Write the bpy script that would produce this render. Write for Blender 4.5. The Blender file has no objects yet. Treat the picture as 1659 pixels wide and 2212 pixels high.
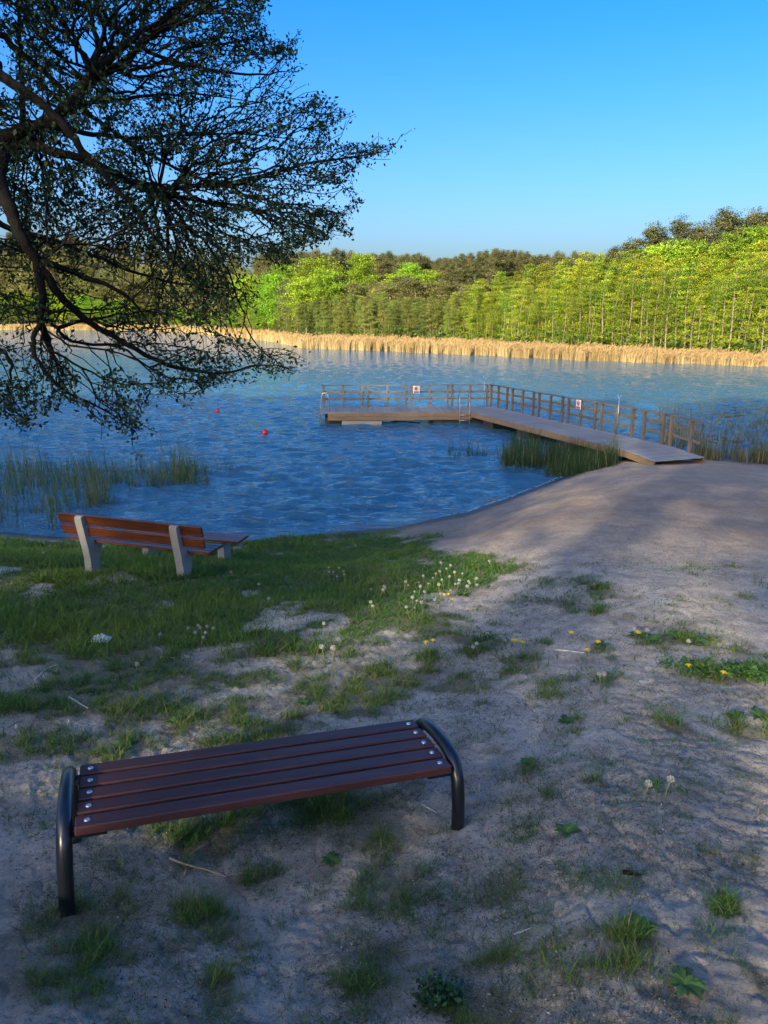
import bpy, math, random
import numpy as np
from mathutils import Vector, Matrix
sc = bpy.context.scene
COL = sc.collection
rad = math.radians

# ---------------------------------------------------------------- camera
ZC = 4.7; PITCH = rad(14.6); FW, FH, FF = 1659.0, 2212.0, 1597.0
cam = bpy.data.cameras.new('camera'); camo = bpy.data.objects.new('camera', cam); COL.objects.link(camo)
camo.location = (0, 0, ZC); camo.rotation_euler = (math.pi/2 - PITCH, 0, 0)
cam.sensor_fit = 'VERTICAL'; cam.sensor_height = 24.0; cam.lens = 24.0*FF/FH
cam.clip_start = 0.05; cam.clip_end = 6000
sc.camera = camo

# ---------------------------------------------------------------- light
SUN_EL = 20.0; SUN_AZ = 208.0          # azimuth clockwise from +Y (behind the camera, to the left)
w = bpy.data.worlds.new('World'); sc.world = w; w.use_nodes = True
nt = w.node_tree; nt.nodes.clear()
sky = nt.nodes.new('ShaderNodeTexSky'); sky.sky_type = 'NISHITA'; sky.sun_disc = False
sky.sun_elevation = rad(SUN_EL); sky.sun_rotation = rad(SUN_AZ)
sky.altitude = 0; sky.air_density = 1.0; sky.dust_density = 5.3; sky.ozone_density = 3.8
hs = nt.nodes.new('ShaderNodeHueSaturation'); hs.inputs['Saturation'].default_value = 1.42
hs.inputs['Hue'].default_value = 0.513
bg = nt.nodes.new('ShaderNodeBackground'); bg.inputs['Strength'].default_value = 0.12
wo = nt.nodes.new('ShaderNodeOutputWorld')
nt.links.new(sky.outputs[0], hs.inputs['Color']); nt.links.new(hs.outputs[0], bg.inputs[0]); nt.links.new(bg.outputs[0], wo.inputs[0])
sl = bpy.data.lights.new('sun', 'SUN'); so = bpy.data.objects.new('sun', sl); COL.objects.link(so)
sl.energy = 3.3; sl.angle = rad(0.5); sl.color = (1.0, 0.86, 0.60)
sdir = Vector((math.sin(rad(SUN_AZ))*math.cos(rad(SUN_EL)), math.cos(rad(SUN_AZ))*math.cos(rad(SUN_EL)), math.sin(rad(SUN_EL))))
so.rotation_euler = sdir.to_track_quat('Z', 'Y').to_euler(); so.location = (-40, -60, 60)
vs = sc.view_settings; vs.view_transform = 'Standard'; vs.look = 'None'; vs.gamma = 1; vs.exposure = 1.72
try: vs.use_curve_mapping = False
except Exception: pass

# ---------------------------------------------------------------- helpers
def ray(x, y):
    a = (x-FW/2)/FF; b = (FH/2-y)/FF
    return np.array([a, math.cos(PITCH)+b*math.sin(PITCH), -math.sin(PITCH)+b*math.cos(PITCH)])
def atz(x, y, z):
    r = ray(x, y); return r*((z-ZC)/r[2]) + np.array([0, 0, ZC])
def aty(x, y, Y):
    r = ray(x, y); return r*(Y/r[1]) + np.array([0, 0, ZC])

def _h(xi, yi, s):
    h = (xi.astype(np.int64)*374761393 + yi.astype(np.int64)*668265263 + s*2147001325) & 0xffffffff
    h = ((h ^ (h >> 13))*1274126177) & 0xffffffff
    h = (h ^ (h >> 16)) & 0xffffff
    return h/float(0xffffff)
def vn(x, y, s=0):
    x0 = np.floor(x); y0 = np.floor(y); fx = x-x0; fy = y-y0
    fx = fx*fx*(3-2*fx); fy = fy*fy*(3-2*fy)
    a = _h(x0, y0, s); b = _h(x0+1, y0, s); c = _h(x0, y0+1, s); d = _h(x0+1, y0+1, s)
    return (a*(1-fx)+b*fx)*(1-fy) + (c*(1-fx)+d*fx)*fy
def fbm(x, y, s=0, o=4):
    v = 0; a = 1; t = 0
    for i in range(o):
        v = v + a*vn(x*2**i+17.3*i, y*2**i-9.1*i, s+i); t += a; a *= .5
    return v/t
def sstep(a, b, x):
    t = np.clip((x-a)/(b-a), 0, 1); return t*t*(3-2*t)

def mk(name, V, F, mat=None, parent=None, col=None, smooth=False, kind=None, link=True):
    """V (n,3); F (m,k) array or a list of tuples"""
    me = bpy.data.meshes.new(name)
    V = np.asarray(V, dtype=np.float32)
    if isinstance(F, np.ndarray):
        m, k = F.shape
        me.vertices.add(len(V)); me.vertices.foreach_set('co', V.ravel())
        me.loops.add(m*k); me.loops.foreach_set('vertex_index', F.astype(np.int32).ravel())
        me.polygons.add(m); me.polygons.foreach_set('loop_start', np.arange(0, m*k, k, dtype=np.int32))
        try: me.polygons.foreach_set('loop_total', np.full(m, k, dtype=np.int32))
        except Exception: pass
        me.update(calc_edges=True)
    else:
        me.from_pydata(V.tolist(), [], F)
    if col is not None:
        at = me.color_attributes.new('tint', 'FLOAT_COLOR', 'POINT')
        c = np.ones((len(V), 4), dtype=np.float32); c[:, :col.shape[1]] = col
        at.data.foreach_set('color', c.ravel())
    if smooth: me.polygons.foreach_set('use_smooth', np.ones(len(me.polygons), dtype=bool))
    if mat: me.materials.append(mat)
    if not link: return me
    o = bpy.data.objects.new(name, me); COL.objects.link(o)
    if parent: o.parent = parent
    if kind: o['kind'] = kind
    return o
def tag(o, label=None, cat=None, group=None, kind=None):
    if label: o['label'] = label
    if cat: o['category'] = cat
    if group: o['group'] = group
    if kind: o['kind'] = kind
    return o
def thing(name, loc, label, cat, group=None, rot=(0, 0, 0)):
    o = bpy.data.objects.new(name, None); COL.objects.link(o)
    o.location = loc; o.rotation_euler = rot; o.empty_display_size = .2
    return tag(o, label, cat, group)
def inst(name, mesh, parent=None, loc=(0, 0, 0), rot=(0, 0, 0), scale=(1, 1, 1)):
    o = bpy.data.objects.new(name, mesh); COL.objects.link(o)
    o.location = loc; o.rotation_euler = rot; o.scale = scale
    if parent: o.parent = parent
    return o

class MB:
    def __init__(s): s.V = []; s.F = []
    def add(s, V, F):
        n = len(s.V); s.V += [tuple(v) for v in V]; s.F += [tuple(i+n for i in f) for f in F]
    def box(s, x0, x1, y0, y1, z0, z1, bev=0.0, M=None):
        b = bev
        if b <= 0:
            V = [(x, y, z) for z in (z0, z1) for (x, y) in ((x0, y0), (x1, y0), (x1, y1), (x0, y1))]
            F = [(3, 2, 1, 0), (4, 5, 6, 7), (0, 1, 5, 4), (1, 2, 6, 5), (2, 3, 7, 6), (3, 0, 4, 7)]
        else:
            bm = MB(); V = []; F = []
            # chamfered box: 24 verts
            idx = {}
            for sx in (0, 1):
                for sy in (0, 1):
                    for sz in (0, 1):
                        X = (x0, x1)[sx]; Y = (y0, y1)[sy]; Z = (z0, z1)[sz]
                        ix = X+(b if sx == 0 else -b); iy = Y+(b if sy == 0 else -b); iz = Z+(b if sz == 0 else -b)
                        for ax, p in ((0, (X, iy, iz)), (1, (ix, Y, iz)), (2, (ix, iy, Z))):
                            idx[(sx, sy, sz, ax)] = len(V); V.append(p)
            g = lambda a, bb, c, ax: idx[(a, bb, c, ax)]
            for sgn in (0, 1):
                F.append([g(sgn, 0, 0, 0), g(sgn, 1, 0, 0), g(sgn, 1, 1, 0), g(sgn, 0, 1, 0)][::(1 if sgn else -1)])
                F.append([g(0, sgn, 0, 1), g(0, sgn, 1, 1), g(1, sgn, 1, 1), g(1, sgn, 0, 1)][::(1 if sgn else -1)])
                F.append([g(0, 0, sgn, 2), g(1, 0, sgn, 2), g(1, 1, sgn, 2), g(0, 1, sgn, 2)][::(1 if sgn else -1)])
            for a in (0, 1):
                for c in (0, 1):
                    F.append([g(0, a, c, 1), g(1, a, c, 1), g(1, a, c, 2), g(0, a, c, 2)][::(1 if a == c else -1)])
                    F.append([g(a, 0, c, 0), g(a, 1, c, 0), g(a, 1, c, 2), g(a, 0, c, 2)][::(-1 if a == c else 1)])
                    F.append([g(a, c, 0, 0), g(a, c, 1, 0), g(a, c, 1, 1), g(a, c, 0, 1)][::(1 if a == c else -1)])
                    for z in (0, 1):
                        F.append([g(a, c, z, 0), g(a, c, z, 1), g(a, c, z, 2)][::(1 if (a+c+z) % 2 else -1)])
        if M is not None: V = [tuple(M @ Vector(v)) for v in V]
        s.add(V, F); return s
    def tube(s, P, R, n=8, caps=True):
        P = [Vector(p) for p in P]; m = len(P)
        if not hasattr(R, '__len__'): R = [R]*m
        T = []
        for i in range(m):
            t = P[min(i+1, m-1)]-P[max(i-1, 0)]; T.append(t.normalized() if t.length > 1e-9 else Vector((0, 0, 1)))
        up = Vector((0, 0, 1)) if abs(T[0].z) < .9 else Vector((1, 0, 0))
        N = (up-T[0]*up.dot(T[0])).normalized(); V = []
        for i in range(m):
            N = (N-T[i]*N.dot(T[i])).normalized(); B = T[i].cross(N)
            for j in range(n):
                a = 2*math.pi*j/n; V.append(P[i]+(N*math.cos(a)+B*math.sin(a))*R[i])
        F = []
        for i in range(m-1):
            for j in range(n):
                k = (j+1) % n; F.append((i*n+j, i*n+k, (i+1)*n+k, (i+1)*n+j))
        if caps: F.append(tuple(range(n-1, -1, -1))); F.append(tuple((m-1)*n+j for j in range(n)))
        s.add(V, F); return s
    def lathe(s, prof, n=16, c=(0, 0, 0)):
        V = []; F = []; m = len(prof)
        for (r, z) in prof:
            for j in range(n):
                a = 2*math.pi*j/n; V.append((c[0]+r*math.cos(a), c[1]+r*math.sin(a), c[2]+z))
        for i in range(m-1):
            for j in range(n):
                k = (j+1) % n; F.append((i*n+j, i*n+k, (i+1)*n+k, (i+1)*n+j))
        F.append(tuple(range(n-1, -1, -1))); F.append(tuple((m-1)*n+j for j in range(n)))
        s.add(V, F); return s
    def prism(s, poly, x0, x1):      # poly in (y,z), extruded along x
        n = len(poly); V = [(x0, y, z) for y, z in poly]+[(x1, y, z) for y, z in poly]
        F = [tuple(range(n)), tuple(range(2*n-1, n-1, -1))]+[(i, n+i, n+(i+1) % n, (i+1) % n) for i in range(n)]
        s.add(V, F); return s
    def build(s, name, mat=None, parent=None, smooth=False, link=True):
        return mk(name, s.V, s.F, mat, parent, smooth=smooth, link=link)

# ---------------------------------------------------------------- materials
def newmat(name):
    m = bpy.data.materials.new(name); m.use_nodes = True; m.node_tree.nodes.clear()
    return m, m.node_tree
def N_(nt, t, **kw):
    n = nt.nodes.new(t)
    for k, v in kw.items():
        if k.startswith('i_'):
            key = k[2:]; key = int(key) if key.isdigit() else key.replace('_', ' ')
            n.inputs[key].default_value = v
        else: setattr(n, k, v)
    return n
def simple(name, col, rough=.6, metal=0.0, var=.15, scale=8.0, bump=0.0, bscale=40, stretch=(1, 1, 1), spec=.5, coat=0, rnd=0.0, grain=None):
    m, nt = newmat(name); L = nt.links.new
    out = N_(nt, 'ShaderNodeOutputMaterial'); p = N_(nt, 'ShaderNodeBsdfPrincipled', i_Roughness=rough, i_Metallic=metal)
    p.inputs['Specular IOR Level'].default_value = spec; p.inputs['Coat Weight'].default_value = coat
    tc = N_(nt, 'ShaderNodeTexCoord'); mp = N_(nt, 'ShaderNodeMapping'); mp.inputs['Scale'].default_value = stretch
    L(tc.outputs['Object'], mp.inputs[0])
    no = N_(nt, 'ShaderNodeTexNoise', i_Scale=scale, i_Detail=5.0, i_Roughness=.65); L(mp.outputs[0], no.inputs['Vector'])
    mx = N_(nt, 'ShaderNodeMix', data_type='RGBA'); mx.inputs[6].default_value = (*[c*(1-var*1.6) for c in col], 1); mx.inputs[7].default_value = (*[c*(1+var*1.6) for c in col], 1)
    L(no.outputs[0], mx.inputs[0]); c = mx.outputs[2]
    if grain:
        g = N_(nt, 'ShaderNodeTexNoise', i_Scale=grain[0], i_Detail=3.0); mp2 = N_(nt, 'ShaderNodeMapping'); mp2.inputs['Scale'].default_value = grain[1]
        L(tc.outputs['Object'], mp2.inputs[0]); L(mp2.outputs[0], g.inputs['Vector'])
        r = N_(nt, 'ShaderNodeMapRange'); r.inputs[1].default_value = .35; r.inputs[2].default_value = .65; r.inputs[3].default_value = 1-grain[2]; r.inputs[4].default_value = 1+grain[2]*.6
        L(g.outputs[0], r.inputs[0])
        vm = N_(nt, 'ShaderNodeVectorMath', operation='SCALE'); L(c, vm.inputs[0]); L(r.outputs[0], vm.inputs['Scale']); c = vm.outputs[0]
    if rnd > 0:
        oi = N_(nt, 'ShaderNodeObjectInfo'); r = N_(nt, 'ShaderNodeMapRange'); r.inputs[3].default_value = 1-rnd; r.inputs[4].default_value = 1+rnd; L(oi.outputs['Random'], r.inputs[0])
        vm = N_(nt, 'ShaderNodeVectorMath', operation='SCALE'); L(c, vm.inputs[0]); L(r.outputs[0], vm.inputs['Scale']); c = vm.outputs[0]
    L(c, p.inputs['Base Color'])
    if bump > 0:
        n2 = N_(nt, 'ShaderNodeTexNoise', i_Scale=bscale, i_Detail=4.0); L(mp.outputs[0], n2.inputs['Vector'])
        b = N_(nt, 'ShaderNodeBump', i_Strength=1.0, i_Distance=bump); L(n2.outputs[0], b.inputs['Height']); L(b.outputs[0], p.inputs['Normal'])
    L(p.outputs[0], out.inputs[0]); return m
def leafmat(name, transl=.45, rough=.5, rnd=.25, spec=.3, base=None):
    """colour from the 'tint' attribute; each object varies slightly in hue and value"""
    m, nt = newmat(name); L = nt.links.new
    out = N_(nt, 'ShaderNodeOutputMaterial'); p = N_(nt, 'ShaderNodeBsdfPrincipled', i_Roughness=rough); p.inputs['Specular IOR Level'].default_value = spec
    at = N_(nt, 'ShaderNodeAttribute', attribute_name='tint')
    oi = N_(nt, 'ShaderNodeObjectInfo')
    r = N_(nt, 'ShaderNodeMapRange'); r.inputs[3].default_value = 1-rnd; r.inputs[4].default_value = 1+rnd; L(oi.outputs['Random'], r.inputs[0])
    r2 = N_(nt, 'ShaderNodeMath', operation='MULTIPLY_ADD'); r2.inputs[1].default_value = 7.31; r2.inputs[2].default_value = 0; L(oi.outputs['Random'], r2.inputs[0])
    fr = N_(nt, 'ShaderNodeMath', operation='FRACT'); L(r2.outputs[0], fr.inputs[0])
    rh = N_(nt, 'ShaderNodeMapRange'); rh.inputs[3].default_value = .5-.010*rnd/.25; rh.inputs[4].default_value = .5+.020*rnd/.25; L(fr.outputs[0], rh.inputs[0])
    h = N_(nt, 'ShaderNodeHueSaturation'); L(at.outputs['Color'], h.inputs['Color']); L(r.outputs[0], h.inputs['Value']); L(rh.outputs[0], h.inputs['Hue'])
    L(h.outputs[0], p.inputs['Base Color'])
    t = N_(nt, 'ShaderNodeBsdfTranslucent'); L(h.outputs[0], t.inputs[0])
    mx = N_(nt, 'ShaderNodeMixShader'); mx.inputs[0].default_value = transl
    L(p.outputs[0], mx.inputs[1]); L(t.outputs[0], mx.inputs[2]); L(mx.outputs[0], out.inputs[0]); return m

M = {}
M['leaf'] = leafmat('tree_leaf', .35, .5, .34); M['blade'] = leafmat('grass_blade', .3, .55, 0.0, .25); M['needle'] = leafmat('pine_needle', .15, .6, .22, .2)
M['reed'] = leafmat('dry_reed', .35, .7, 0.0, .2)
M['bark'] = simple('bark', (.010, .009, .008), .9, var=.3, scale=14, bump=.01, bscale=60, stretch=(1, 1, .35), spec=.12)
M['farbark'] = simple('alder_bark', (.17, .14, .10), .9, var=.25, scale=1.2, rnd=.25)
M['pinebark'] = simple('pine_bark', (.30, .14, .075), .9, var=.35, scale=1.0, rnd=.2)
M['deadwood'] = simple('dead_wood', (.38, .34, .28), .85, var=.2)
M['slat'] = simple('stained_slat', (.056, .020, .018), .5, var=.22, scale=3, bump=.0006, bscale=26, stretch=(.12, 1, 1), spec=.45, rnd=.16, grain=(30, (.06, 1, 1), .32))
M['slat2'] = simple('varnished_slat', (.125, .036, .013), .38, var=.25, scale=3, bump=.0012, bscale=26, stretch=(.12, 1, 1), spec=.5, rnd=.15, grain=(26, (.06, 1, 1), .4))
M['tube'] = simple('black_paint', (.008, .010, .013), .30, var=.25, scale=12, spec=.5, coat=.25, bump=.0003, bscale=120)
M['zinc'] = simple('zinc', (.62, .64, .66), .32, metal=.9, var=.15, scale=60)
M['concrete'] = simple('exposed_aggregate_concrete', (.30, .295, .275), .9, var=.28, scale=70, bump=.004, bscale=140)
M['deck'] = simple('weathered_deck', (.215, .21, .20), .8, var=.16, scale=2.5, bump=.002, bscale=40, rnd=.14, grain=(24, (1, .07, 1), .18))
M['rail'] = simple('rail_timber', (.14, .105, .075), .75, var=.22, scale=3, bump=.002, bscale=30, rnd=.2)
M['fascia'] = simple('larch_fascia', (.20, .13, .075), .75, var=.2, scale=3, bump=.002, bscale=30, rnd=.12)
M['float'] = simple('pontoon_concrete', (.27, .25, .22), .85, var=.25, scale=3, bump=.004, bscale=30)
M['floatdark'] = simple('pontoon_shaded', (.030, .032, .028), .6, var=.3, scale=6)  # darker copy of the pontoon colour, with shade below the deck painted in
M['steel'] = simple('galvanised_steel', (.40, .42, .44), .38, metal=.7, var=.15, scale=20)
M['red'] = simple('red_plastic', (.55, .018, .015), .35, var=.08, scale=10)
M['signw'] = simple('sign_white', (.72, .66, .60), .5, var=.05)
M['signr'] = simple('sign_red', (.50, .10, .05), .5, var=.1)
M['signb'] = simple('sign_brown', (.12, .05, .03), .5, var=.1)
M['signp'] = simple('sign_purple', (.22, .08, .17), .5, var=.2, scale=40)
M['tissue'] = simple('tissue', (.62, .74, .72), .9, var=.12, scale=20)
M['twig'] = simple('dry_twig', (.34, .25, .15), .85, var=.3, scale=20, rnd=.3)
M['straw'] = simple('bleached_straw', (.60, .55, .45), .8, var=.2, scale=20)
M['yellow'] = simple('dandelion_yellow', (.80, .58, .01), .7, var=.1, scale=60)
M['clock'] = simple('dandelion_fluff', (.34, .35, .32), .95, var=.1, scale=90)
M['stem'] = simple('flower_stem', (.14, .16, .06), .7, var=.2, scale=30)

# ---------------------------------------------------------------- terrain
TH_RN = [-90, -60, -40, -28.4, -24.8, -15.7, -10.7, -6.7, .8, 6.7, 9.9, 13, 14.7, 16.7, 18.1, 23.7, 27.8, 35, 60, 90]
V_RN = [80, 30, 21, 18.5, 17.5, 16.3, 15.9, 16.1, 16.6, 18.2, 19.9, 22.2, 23.7, 25.5, 26.8, 28.2, 28.0, 31, 45, 120]
TH_R = [-90, -70, -50, -30, -26.8, -16.6, -13, -9.3, -6.3, 4.6, 14.2, 27, 40, 60, 90]
V_R = [80, 240, 400, 405, 405, 345, 250, 179, 129, 106, 92.7, 87, 85, 90, 120]
def rn_(th): return np.interp(th, TH_RN, V_RN)
def R_(th): return np.interp(th, TH_R, V_R)
def wreed(th): return np.interp(th, [-30, -17, -9, -4, 5, 14, 27], [9, 14, 16, 14, 12, 9, 7])
_t = np.linspace(0, 1.4, 561)
_f = np.interp(_t, [0, .17, .2025, .615, .85, 1.0, 1.1, 1.4], [2.95, 2.14, 2.04, 1.26, .38, 0, -.35, -1.2])
_k = np.hanning(25); _k /= _k.sum(); _f = np.convolve(np.pad(_f, 12, mode='edge'), _k, mode='valid')
def H(x, y, detail=True):
    x = np.asarray(x, float); y = np.asarray(y, float)
    r = np.hypot(x, y); th = np.degrees(np.arctan2(x, y)); a = np.abs(th)
    rn = rn_(th)
    t = r/rn
    n = np.interp(t, _t, _f)
    if detail:
        k = sstep(1.02, .93, t)
        n = n + k*((fbm(x*.9, y*.9, 3, 3)-.5)*.08 + (fbm(x*3.2, y*3.2, 5, 3)-.5)*.018)
        n = n + .065*np.exp(-((x+1.60)**2+(y-3.34)**2)/.05) + .055*np.exp(-((x-.12)**2+(y-3.95)**2)/.05)
        k2 = k*sstep(22, 5, r)
        b1 = np.abs(fbm(x*7, y*7, 9, 3)-.5)*2
        n = n + k2*((fbm(x*15, y*15, 7, 5)-.5)*.022 - sstep(.22, 0, b1)*.010)
    d = r-R_(th)
    hm = np.interp(th, [-40, -27, -17, -10, -5, 6, 16, 27, 40], [28, 27, 23, 9, 6.5, 6, 6, 6, 8])
    F = np.interp(d, [-9, 0, 7, 18], [-1.2, -.25, .05, .4]) + hm*sstep(18, 110, d)
    if detail: F = F + sstep(5, 30, d)*(fbm(x*.06, y*.06, 21, 3)-.5)*2
    z = np.where(d > -9, np.maximum(n, F), n)
    wb = sstep(62, 95, a)
    back = 2.95 + 5.5*(1-np.exp(-r/32.0)) + (fbm(x*.1, y*.1, 31, 2)-.5)*.8*sstep(4, 20, r)
    return z*(1-wb)+back*wb
def G(px, py, dz=0.0):
    p = atz(px, py, 1.5)
    for i in range(40):
        z = float(H(p[0], p[1])); q = atz(px, py, z+dz); p = p*.4+q*.6
    return p

# grass density map from features measured in the photograph, turned into world ellipses
ELL = [(450, 1460, 70, 55, .8), (700, 1495, 85, 35, .8), (850, 1490, 35, 40, .9), (500, 1562, 100, 18, .85), (380, 1580, 50, 28, .8), (150, 1600, 70, 45, .8), (40, 1600, 50, 50, .6),
 (250, 1560, 60, 45, .7), (640, 1400, 170, 70, .9), (1010, 1400, 30, 38, .9), (1280, 1270, 42, 20, 1), (1285, 1310, 28, 15, 1), (1465, 1582, 42, 30, 1), (1222, 1562, 32, 28, .8),
 (1140, 1655, 40, 22, .8), (1460, 1382, 105, 22, .95), (1565, 1455, 150, 20, .9), (1190, 1485, 60, 25, .55), (1290, 1392, 40, 20, .8), (480, 1790, 200, 60, .9), (700, 1755, 150, 48, .75),
 (1000, 1940, 150, 90, .75), (880, 1920, 60, 50, .6), (1060, 2050, 110, 40, .6), (700, 2150, 220, 50, .6), (300, 2190, 120, 40, .7), (470, 2140, 60, 60, .8), (50, 2170, 60, 50, .7),
 (1380, 2020, 70, 30, .8), (1340, 2070, 80, 25, .7), (1570, 1965, 50, 25, .6), (280, 1930, 30, 40, .6), (540, 1900, 80, 30, .5), (820, 2060, 120, 40, .5), (1640, 1530, 40, 25, .7),
 (1590, 1545, 30, 15, .5), (1410, 1700, 50, 25, .5), (1200, 1800, 50, 16, .6), (1300, 1470, 60, 18, .5), (930, 1160, 36, 7, 1), (1060, 1225, 90, 22, .9), (100, 1740, 60, 60, .35),
 (1640, 2120, 40, 40, .6), (1190, 1720, 30, 30, .5), (620, 1600, 120, 25, .5), (1010, 1480, 60, 35, .5), (1120, 1290, 60, 25, .35), (1350, 1290, 50, 12, .3), (350, 2040, 90, 30, .4)]
WE = []
for (x, y, rx, ry, dn) in ELL:
    c = G(x, y); e = G(x+rx, y); n1 = G(x, y-ry); n0 = G(x, y+ry)
    WE.append((c[0], c[1], abs(e[0]-c[0]), abs(n1[1]-n0[1])/2+.03, dn))
POLY = [G(*p)[:2] for p in [(-150, 1165), (0, 1163), (300, 1175), (540, 1170), (650, 1160), (850, 1148), (900, 1172), (960, 1195), (1060, 1203), (1145, 1218), (1110, 1240), (1010, 1275), (960, 1310), (880, 1350), (800, 1395), (620, 1400), (430, 1385), (330, 1400), (180, 1412), (0, 1405), (-250, 1410)]]
POLY = np.array(POLY)
POLY3 = np.array([G(*p)[:2] for p in [(150, 1760), (800, 1740), (1160, 1860), (1220, 2000), (1160, 2300), (-100, 2300), (-100, 2040), (200, 1960)]])
POLY2 = np.array([G(*p)[:2] for p in [(-200, 1380), (300, 1390), (620, 1385), (900, 1330), (1010, 1300), (1080, 1360), (1060, 1480), (900, 1530), (720, 1560), (520, 1600), (300, 1640), (100, 1690), (-200, 1720)]])
def inpoly(x, y, P):
    c = np.zeros(x.shape, bool); n = len(P); j = n-1
    for i in range(n):
        xi, yi = P[i]; xj, yj = P[j]
        m = ((yi > y) != (yj > y)) & (x < (xj-xi)*(y-yi)/((yj-yi) or 1e-9)+xi); c ^= m; j = i
    return c
def grassmap(x, y):
    """-> (density 0..1, dense-lawn weight 0..1)"""
    x = np.asarray(x, float); y = np.asarray(y, float)
    jx = (fbm(x*2.2, y*2.2, 41, 3)-.5); jy = (fbm(x*2.2, y*2.2, 47, 3)-.5)
    lawn = np.zeros(x.shape)
    for (ox, oy) in ((0, 0), (.18, .1), (-.18, -.1), (.1, -.2), (-.1, .2)):
        lawn += inpoly(x+jx*1.3+ox, y+jy*1.1+oy, POLY)*.2
    g = lawn*.97
    brk = .3+sstep(.32, .58, fbm(x*3.3, y*3.3, 65, 4))*1.1
    for (cx, cy, rx, ry, dn) in WE:
        d = ((x+jx*rx*.9-cx)/rx)**2 + ((y+jy*ry*1.1-cy)/ry)**2
        g = np.maximum(g, dn*np.exp(-d*1.3)*brk)
    z2 = np.zeros(x.shape)
    for (ox, oy) in ((0, 0), (.25, .1), (-.25, -.1), (.1, -.25), (-.1, .25)): z2 += inpoly(x+jx*1.2+ox, y+jy*1.2+oy, POLY2)*.2
    g = np.maximum(g, z2*sstep(.33, .56, fbm(x*1.9, y*1.9, 67, 5))*.9)
    z3 = inpoly(x+jx*.5, y+jy*.5, POLY3)*1.
    g = np.maximum(g, z3*sstep(.47, .66, fbm(x*3.1, y*3.1, 73, 5))*.60)
    g = g*(1-.85*lawn*sstep(.60, .70, fbm(x*1.6, y*1.6, 69, 4)))
    # scattered sparse tufts, thinning out towards the open sand on the right
    left = sstep(7.0, -1.0, x - (y-4)*.18)
    s = sstep(.55, .8, fbm(x*2.6, y*2.6, 55, 4))
    near = sstep(10.5, 7, y)
    g = np.maximum(g, s*(.16+.62*left)*near*(x < 8))
    g = np.maximum(g, sstep(.45, .7, fbm(x*5.5, y*5.5, 57, 3))*.30*near*(.35+.65*left))
    g = g*(.5+.8*fbm(x*5, y*5, 59, 3))
    t = np.hypot(x, y)/rn_(np.degrees(np.arctan2(x, y)))
    return np.clip(g, 0, 1)*(t < .985), lawn

# one polar sheet reaching the horizon, finest where the photo looks
ths = np.concatenate([np.linspace(-180, -42, 50)[:-1], np.linspace(-42, -30, 40)[:-1], np.linspace(-30, 30, 560), np.linspace(30, 42, 40)[1:], np.linspace(42, 180, 50)[1:-1]])
rs = np.concatenate([[.25, .6, 1.0], np.geomspace(1.35, 19, 470)[:-1], np.geomspace(19, 32, 70)[:-1], np.geomspace(32, 80, 30)[:-1], np.geomspace(80, 560, 90)[:-1], np.geomspace(560, 3500, 14)])
TT, RR = np.meshgrid(np.radians(ths), rs)
X = RR*np.sin(TT); Y = RR*np.cos(TT); Z = H(X, Y)
nr, ntb = X.shape
g_, lawn_ = grassmap(X, Y)
rr = np.hypot(X, Y); thd = np.degrees(np.arctan2(X, Y)); tt = rr/rn_(thd)
wet = sstep(.925, .985, tt+(.02*(fbm(X*2, Y*2, 61, 3)-.5)))*(rr < 60)
forest = np.clip(sstep(10, 40, rr-R_(thd)) + sstep(62, 80, np.abs(thd)), 0, 1)*(rr > 3)
warm = sstep(9, 14, Y+X*.5+2*(fbm(X*.7, Y*.7, 63, 3)-.5))
Cc = np.stack([np.clip(g_*1.1, 0, 1), wet, forest, warm], -1).reshape(-1, 4)
idx = np.arange(nr*ntb).reshape(nr, ntb)
nx = np.roll(idx, -1, axis=1)
F = np.stack([idx[:-1], nx[:-1], nx[1:], idx[1:]], -1).reshape(-1, 4)[:, ::-1]

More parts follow.
